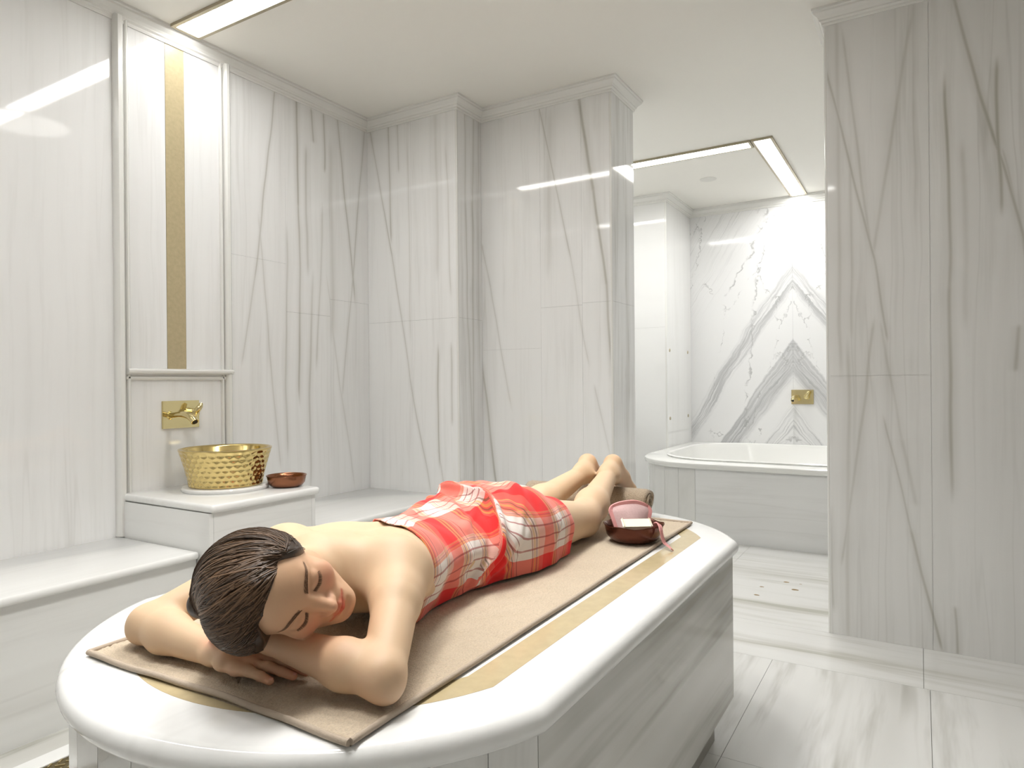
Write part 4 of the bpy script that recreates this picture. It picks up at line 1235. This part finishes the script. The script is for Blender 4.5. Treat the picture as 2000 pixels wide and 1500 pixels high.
def strand_mesh(name, C, rad, mat, parent):
    n, k, _ = C.shape
    T = np.gradient(C, axis=1); T /= np.maximum(np.linalg.norm(T, axis=2, keepdims=True), 1e-9)
    N = C - c0; N -= T * (N * T).sum(2, keepdims=True); N /= np.maximum(np.linalg.norm(N, axis=2, keepdims=True), 1e-9)
    B = np.cross(T, N)
    prof = np.sin(np.linspace(.18, 1, k) * np.pi * .92)[None, :, None] ** .6 * rad.reshape(-1, 1, 1)
    ring_ = np.stack([C + (B * math.cos(a) * 1.5 + N * math.sin(a)) * prof for a in (0.52, 2.62, 4.71)], 2)   # n,k,3,3
    V = ring_.reshape(-1, 3)
    base_ = (np.arange(n)[:, None, None] * k + np.arange(k - 1)[None, :, None]) * 3 + np.arange(3)[None, None, :]
    nxt = (np.arange(n)[:, None, None] * k + np.arange(k - 1)[None, :, None]) * 3 + (np.arange(3)[None, None, :] + 1) % 3
    Q = np.stack([base_, nxt, nxt + 3, base_ + 3], -1).reshape(-1, 4)
    o = np_mesh(name, V, Q, mat, parent)
    tn = np.clip(np.random.default_rng(8).beta(1.6, 2.6, n), 0, 1); tn = np.repeat(tn, k * 3)
    c_ = o.data.color_attributes.new('tone', 'FLOAT_COLOR', 'POINT'); c_.data.foreach_set('color', np.column_stack([tn, tn, tn, np.ones_like(tn)]).astype(np.float32).ravel())
    return o
def hairline_start(n, r):
    th = r.uniform(-2.05, 2.05, n)                    # angle around the head from the forehead centre
    d = np.column_stack([np.sin(th), np.cos(th), np.zeros(n)])
    # walk on the plane of the hairline
    nrm = np.array([0, .64, -.77]); e1 = np.array([1., 0, 0]); e2 = np.cross(nrm, e1)
    cen = np.array([0, .030, -.085]); cen = cen + nrm * (.0510 - cen @ nrm) + nrm * r.uniform(.003, .017, n)[:, None]
    dd = e1 * np.sin(th)[:, None] - e2 * np.cos(th)[:, None] * np.sign(e2[1]) * -1
    return cen + dd * .082
def top_start(n, r):
    v = r.normal(0, 1, (n, 3)); v[:, 1] += .9; v[:, 2] += .1; v /= np.linalg.norm(v, axis=1, keepdims=True)
    p = np.array([0, .03, -.085]) + v * .09
    return p[(q_hair(p) > .0)]
C1 = strands(1900, 16, .0010, 1, 3, hairline_start)
hs = strand_mesh('hair_strands', C1, rs.uniform(.0005, .0014, len(C1)), M_hair, person); hs['kind'] = 'stuff'
C2 = strands(1100, 14, .0014, 1, 5, top_start)
hs2 = strand_mesh('hair_strands', C2, rs.uniform(.00045, .0011, len(C2)), M_hair, person); hs2['kind'] = 'stuff'

# ------------------------------------------------------------------ brows and lashes
M_brow = plain('brow_hair', (.20, .105, .055), .7)
def on_face(x, y, lift=.0004):
    """point of the face at (x, y) of the head frame, found by walking in from the front"""
    z = np.linspace(.045, -.06, 420); P = HT + np.column_stack([np.full(420, x), np.full(420, y), z]) @ HR.T
    d = head(P); i = int(np.argmax(d < 0)); z0 = z[max(i - 1, 0)]
    return np.array([x, y, z0 + lift])
def hairs(name, roots, dirs, length, rad, lift):
    vs, fs = [], []
    for (x, y), (dx, dy) in zip(roots, dirs):
        a = on_face(x, y); b = on_face(x + dx * length * .5, y + dy * length * .5); b[2] += lift * .5; c = on_face(x + dx * length, y + dy * length); c[2] += lift
        pts = [Vector(h2w(p)) for p in (a, b, c)]
        s = (pts[2] - pts[0]).cross(Vector(HR[:, 2])).normalized() * rad; o = Vector(HR[:, 2]) * rad
        k = len(vs)
        for i, p in enumerate(pts[:2]): vs += [p + s, p - s, p + o]
        vs.append(pts[2])
        fs += [(k, k + 1, k + 4, k + 3), (k + 1, k + 2, k + 5, k + 4), (k + 2, k, k + 3, k + 5), (k + 3, k + 4, k + 6), (k + 4, k + 5, k + 6), (k + 5, k + 3, k + 6)]
    o = mesh_obj(name, vs, fs, M_brow, person); o['kind'] = 'stuff'; return o
rb = random.Random(4)
for s in (1, -1):
    R0, D0 = [], []
    for i in range(330):
        t = rb.random(); x = .012 + .038 * t; yc_ = .0165 + .0065 * math.sin(t * 2.3) - .002 * t; w = .0052 * (1 - .6 * t)
        R0.append((s * x, yc_ + rb.uniform(-w, w))); D0.append((s * (.55 + .4 * t), .65 - .9 * t))
    hairs('eyebrow', R0, D0, .0062, .00030, .0005)
    R0, D0 = [], []
    for i in range(60):
        t = i / 59; x = .0165 + .028 * t; y = -.0040 - .0052 * math.sin(t * math.pi) - .001 * t
        for _ in range(2):
            R0.append((s * (x + rb.uniform(-.0004, .0004)), y + rb.uniform(-.0005, .0005))); D0.append((s * (.10 + .55 * t), -.95))
    hairs('eyelash', R0, D0, .0050, .00024, .0020)

# ------------------------------------------------------------------ checked cloth wrapped round the body
def plaid():
    m, nt, b = new_mat('checked_cloth')
    uv = nd(nt, 'ShaderNodeUVMap'); uv.uv_map = 'weave'
    s = nd(nt, 'ShaderNodeSeparateXYZ'); nt.links.new(uv.outputs[0], s.inputs[0])
    def ramp(x, stops):
        r = nd(nt, 'ShaderNodeValToRGB'); r.color_ramp.interpolation = 'CONSTANT'
        e = r.color_ramp.elements
        while len(e) > 1: e.remove(e[-1])
        e[0].position = 0; e[0].color = stops[0][1]
        for p_, c_ in stops[1:]:
            q_ = e.new(p_); q_.color = c_
        put(nt, r.inputs[0], x); return r
    RED, WHT = (1, 1, 1, 1), (0, 0, 0, 1)
    fu = mth(nt, 'FRACT', mth(nt, 'DIVIDE', mth(nt, 'SUBTRACT', s.outputs[0], 1.115), .16))
    fv = mth(nt, 'FRACT', mth(nt, 'DIVIDE', s.outputs[1], .19))
    # along the body: white, lines, pink, red, pink, lines
    ru = ramp(fu, [(0, WHT), (.30, (.25,) * 3 + (1,)), (.44, (.5,) * 3 + (1,)), (.55, RED), (.82, (.5,) * 3 + (1,)), (.92, (.25,) * 3 + (1,))])
    rv = ramp(fv, [(0, RED), (.20, WHT), (.66, (.6,) * 3 + (1,)), (.74, RED)])
    f = mth(nt, 'MULTIPLY_ADD', ru.outputs[0], .5, mth(nt, 'MULTIPLY', rv.outputs[0], .5))
    cr = nd(nt, 'ShaderNodeValToRGB'); e = cr.color_ramp.elements
    e[0].position = 0; e[0].color = (.80, .77, .73, 1); e[1].position = 1; e[1].color = (.80, .012, .012, 1)
    q_ = e.new(.30); q_.color = (.80, .40, .33, 1); q_ = e.new(.55); q_.color = (.80, .165, .12, 1); q_ = e.new(.80); q_.color = (.80, .06, .045, 1)
    nt.links.new(f, cr.inputs[0])
    Y, D, K, Z0 = (.62, .42, .09, 1), (.20, .012, .012, 1), (.07, .075, .03, 1), (0, 0, 0, 0)
    def lines(x, spec):
        st, mk = [(0, (.5, .3, .1, 1))], [(0, (0, 0, 0, 1))]
        for (p_, w_, c_, a_) in spec:
            st += [(p_, c_)]; mk += [(p_, (a_, a_, a_, 1)), (p_ + w_, (0, 0, 0, 1))]
        return ramp(x, st).outputs[0], ramp(x, mk).outputs[0]
    lc, lm = lines(fu, [(.04, .014, D, .85), (.31, .014, K, .8), (.34, .03, Y, .6), (.385, .014, K, .8), (.425, .016, Y, .6), (.84, .02, Y, .7), (.875, .014, K, .8), (.90, .025, Y, .7), (.945, .014, K, .8)])
    c = mixc(nt, mth(nt, 'MULTIPLY', lm, .8), cr.outputs[0], lc)
    vc, vm = lines(fv, [(.30, .022, D, .9), (.43, .022, D, .9), (.56, .022, D, .9), (.665, .016, Y, .5), (.69, .012, K, .5), (.715, .016, Y, .5)])
    c = mixc(nt, mth(nt, 'MULTIPLY', vm, .75), c, mixc(nt, .35, vc, (.55, .03, .03)))
    w1 = nd(nt, 'ShaderNodeTexWave'); w1.inputs['Scale'].default_value = 260; nt.links.new(uv.outputs[0], w1.inputs['Vector'])
    nz = noise(nt, uv.outputs[0], 500, 2)
    c = mixc(nt, mth(nt, 'MULTIPLY', nz, .35), c, (.85, .55, .45), 'MULTIPLY')
    nt.links.new(c, b.inputs['Base Color'])
    b.inputs['Roughness'].default_value = .85; b.inputs['Sheen Weight'].default_value = .15
    bump(nt, b, nz, .35, .001)
    return m
M_cloth = plaid()
NU_, NP_ = 210, 210
CX0, CX1 = 1.01, 1.76
xs_ = np.linspace(CX0, CX1, NU_)
axz = .665
phis = np.radians(np.linspace(-12, 192, 190))
rr_ = np.linspace(.30, .03, 70)
sec = []
for x in xs_:
    dirs = np.column_stack([np.zeros_like(phis), -np.cos(phis), np.sin(phis)])
    P = np.array([x, 1.0, axz]) + dirs[:, None, :] * rr_[None, :, None]
    d = np.minimum(trunk(P.reshape(-1, 3)), sub(P.reshape(-1, 3), P.reshape(-1, 3)[:, 0] > 1.36, legs)).reshape(len(phis), len(rr_))
    i = np.argmax(d < 0, axis=1); i = np.where((d < 0).any(1), i, len(rr_) - 1)
    pts = np.array([1.0, axz]) + dirs[:, 1:] * rr_[i][:, None]
    pts = pts[pts[:, 1] > ZF - .004]
    pts = np.vstack([pts, [[1.0, ZF]]])
    # convex hull (cloth drawn over the body), from the near contact over the top to the far contact
    p = sorted(map(tuple, pts))
    def half(pp):
        h = []
        for a in pp:
            while len(h) >= 2 and (h[-1][0] - h[-2][0]) * (a[1] - h[-2][1]) - (h[-1][1] - h[-2][1]) * (a[0] - h[-2][0]) >= 0: h.pop()
            h.append(a)
        return h
    hull = np.array(half(p))                     # upper hull by y (near side = small y)
    near = min(p); far = max(p)
    bi = np.interp(x, [1.0, 1.15, 1.35, 1.5], [.055, .045, .022, .012])
    hull = np.vstack([[near[0] + bi, ZF + .0028], hull, [far[0] - bi, ZF + .0028]])
    sl = np.r_[0, np.cumsum(np.linalg.norm(np.diff(hull, axis=0), axis=1))]
    t = np.linspace(0, 1, NP_)
    sec.append(np.column_stack([np.interp(t * sl[-1], sl, hull[:, 0]), np.interp(t * sl[-1], sl, hull[:, 1]), t * sl[-1]]))
sec = np.array(sec)
# smooth along the body and round it
def sm(a, k, ax_):
    w = np.hanning(k + 2)[1:-1]; w /= w.sum()
    return np.apply_along_axis(lambda r: np.convolve(np.pad(r, k // 2, mode='edge'), w, mode='valid'), ax_, a)
for c_ in (0, 1, 2): sec[..., c_] = sm(sm(sec[..., c_], 13, 0), 9, 1)
X3 = np.dstack([np.repeat(xs_[:, None], NP_, 1), sec[..., 0], sec[..., 1]])
T1 = np.gradient(X3, axis=0); T2 = np.gradient(X3, axis=1); NR = np.cross(T2, T1); NR /= np.linalg.norm(NR, axis=2, keepdims=True)
if NR[NU_ // 2, NP_ // 2, 2] < 0: NR = -NR
tt = np.repeat(np.linspace(0, 1, NP_)[None], NU_, 0); XX = X3[..., 0].copy(); ss = sec[..., 2]
# upper edge runs aslant across the back, lower edge across the thighs
hem_top = np.interp(tt, [0, .12, .30, .5, .75, 1.0], [1.040, 1.045, 1.068, 1.110, 1.205, 1.25])
hem_bot = np.interp(tt, [0, .2, .5, .8, 1.0], [1.705, 1.715, 1.705, 1.685, 1.675])
def ridge(x0, t0, x1, t1, amp, w, sharp=1.0):
    """fold along a line from (x0,t0) to (x1,t1) in cloth space, w in metres"""
    L0 = .50
    ax_, ay = x0, t0 * L0; bx, by = x1, t1 * L0; dx, dy = bx - ax_, by - ay; LL = math.hypot(dx, dy)
    px, py = XX - ax_, tt * L0 - ay
    s_ = (px * dx + py * dy) / LL; n_ = (-px * dy + py * dx) / LL
    e = np.clip(s_ / (.25 * LL), 0, 1) * np.clip((LL - s_) / (.25 * LL), 0, 1)
    return amp * np.exp(-np.abs(n_ / w) ** (2 * sharp)) * np.sqrt(e)
f = np.zeros_like(XX)
f += ridge(1.30, .03, 1.52, .62, .012, .014) + ridge(1.24, .08, 1.44, .60, -.006, .012)
f += ridge(1.36, .05, 1.60, .50, .007, .010) + ridge(1.40, .30, 1.50, .72, .012, .018) + ridge(1.33, .40, 1.46, .75, .009, .014)
f += ridge(1.27, .30, 1.45, .45, .006, .012) + ridge(1.20, .55, 1.45, .62, .007, .014) + ridge(1.28, .70, 1.50, .70, .010, .016)
f += ridge(1.55, .05, 1.66, .30, .004, .012) + ridge(1.18, .10, 1.34, .02, .004, .010)
f += .0018 * np.sin(XX * 60 + tt * 9) * np.sin(tt * 22 + XX * 13)
loose = np.exp(-((XX - 1.36) / .10) ** 2) * np.clip((tt - .35) / .3, 0, 1) * .018
# the overlapping edge of the wrap: a crease running up from the near side to the top of the hip
LX = np.interp(tt, [0, .06, .20, .38, .62, .80], [1.25, 1.28, 1.35, 1.42, 1.475, 1.52])
cn = (XX - LX) * .86                              # metres from the crease, positive towards the hip
cw = np.clip((.86 - tt) / .2, 0, 1) * np.clip(tt / .05, 0, 1)
step = np.where(cn > 0, np.exp(-(cn / .028) ** 2), np.clip(1 + cn / .006, 0, 1))
f += .0105 * step * cw
f += .0055 * cw * np.exp(-((cn - .060) / .013) ** 2) + .004 * cw * np.exp(-((cn - .105) / .014) ** 2)
f += -.003 * cw * np.exp(-((cn + .018) / .010) ** 2)
f = np.maximum(f * 1.35, -.0035)
X4 = X3 + NR * (.0060 + f + loose)[..., None]
X4[..., 2] = np.maximum(X4[..., 2], ZF + .0026)
# remap columns so that the mesh follows its hems
X5 = np.zeros_like(X4); UVu = np.zeros_like(XX); UVv = np.zeros_like(XX)
for j in range(NP_):
    xn = np.linspace(hem_top[0, j], hem_bot[0, j], NU_)
    for c_ in range(3): X5[:, j, c_] = np.interp(xn, xs_, X4[:, j, c_])
    X5[:, j, 0] += (xn - np.interp(xn, xs_, X4[:, j, 0])) * 0
    skew = np.exp(-((xn - 1.40) / .085) ** 2) * .03
    cj = (xn - LX[0, j]) * .86; on = np.clip(cj / .004, 0, 1) * np.exp(-np.clip(cj, 0, 1) / .085) * cw[0, j]
    UVu[:, j] = xn - .55 * (hem_top[0, j] - 1.115) * np.clip((1.42 - xn) / .25, 0, 1) + skew * np.sin(tt[0, j] * 5.0 + .4) * .6 + on * (.045 + .18 * (tt[0, j] - .3))
    UVv[:, j] = np.interp(xn, xs_, ss[:, j]) + skew * .6 - on * .085 + .25 * on * (xn - 1.4)
V = X5.reshape(-1, 3)
ii, jj = np.meshgrid(np.arange(NU_ - 1), np.arange(NP_ - 1), indexing='ij')
Q = np.stack([ii * NP_ + jj, ii * NP_ + jj + 1, (ii + 1) * NP_ + jj + 1, (ii + 1) * NP_ + jj], -1).reshape(-1, 4)
cl = np_mesh('wrap_cloth', V, Q, M_cloth, person)
cl['label'] = 'red and white checked cotton cloth wrapped round the torso'
uvl = cl.data.uv_layers.new(name='weave')
li = np.zeros(len(cl.data.loops), np.int32); cl.data.loops.foreach_get('vertex_index', li)
uvl.data.foreach_set('uv', np.column_stack([UVu.ravel()[li], UVv.ravel()[li]]).astype(np.float32).ravel())
md = cl.modifiers.new('thick', 'SOLIDIFY'); md.thickness = .0022; md.offset = 0
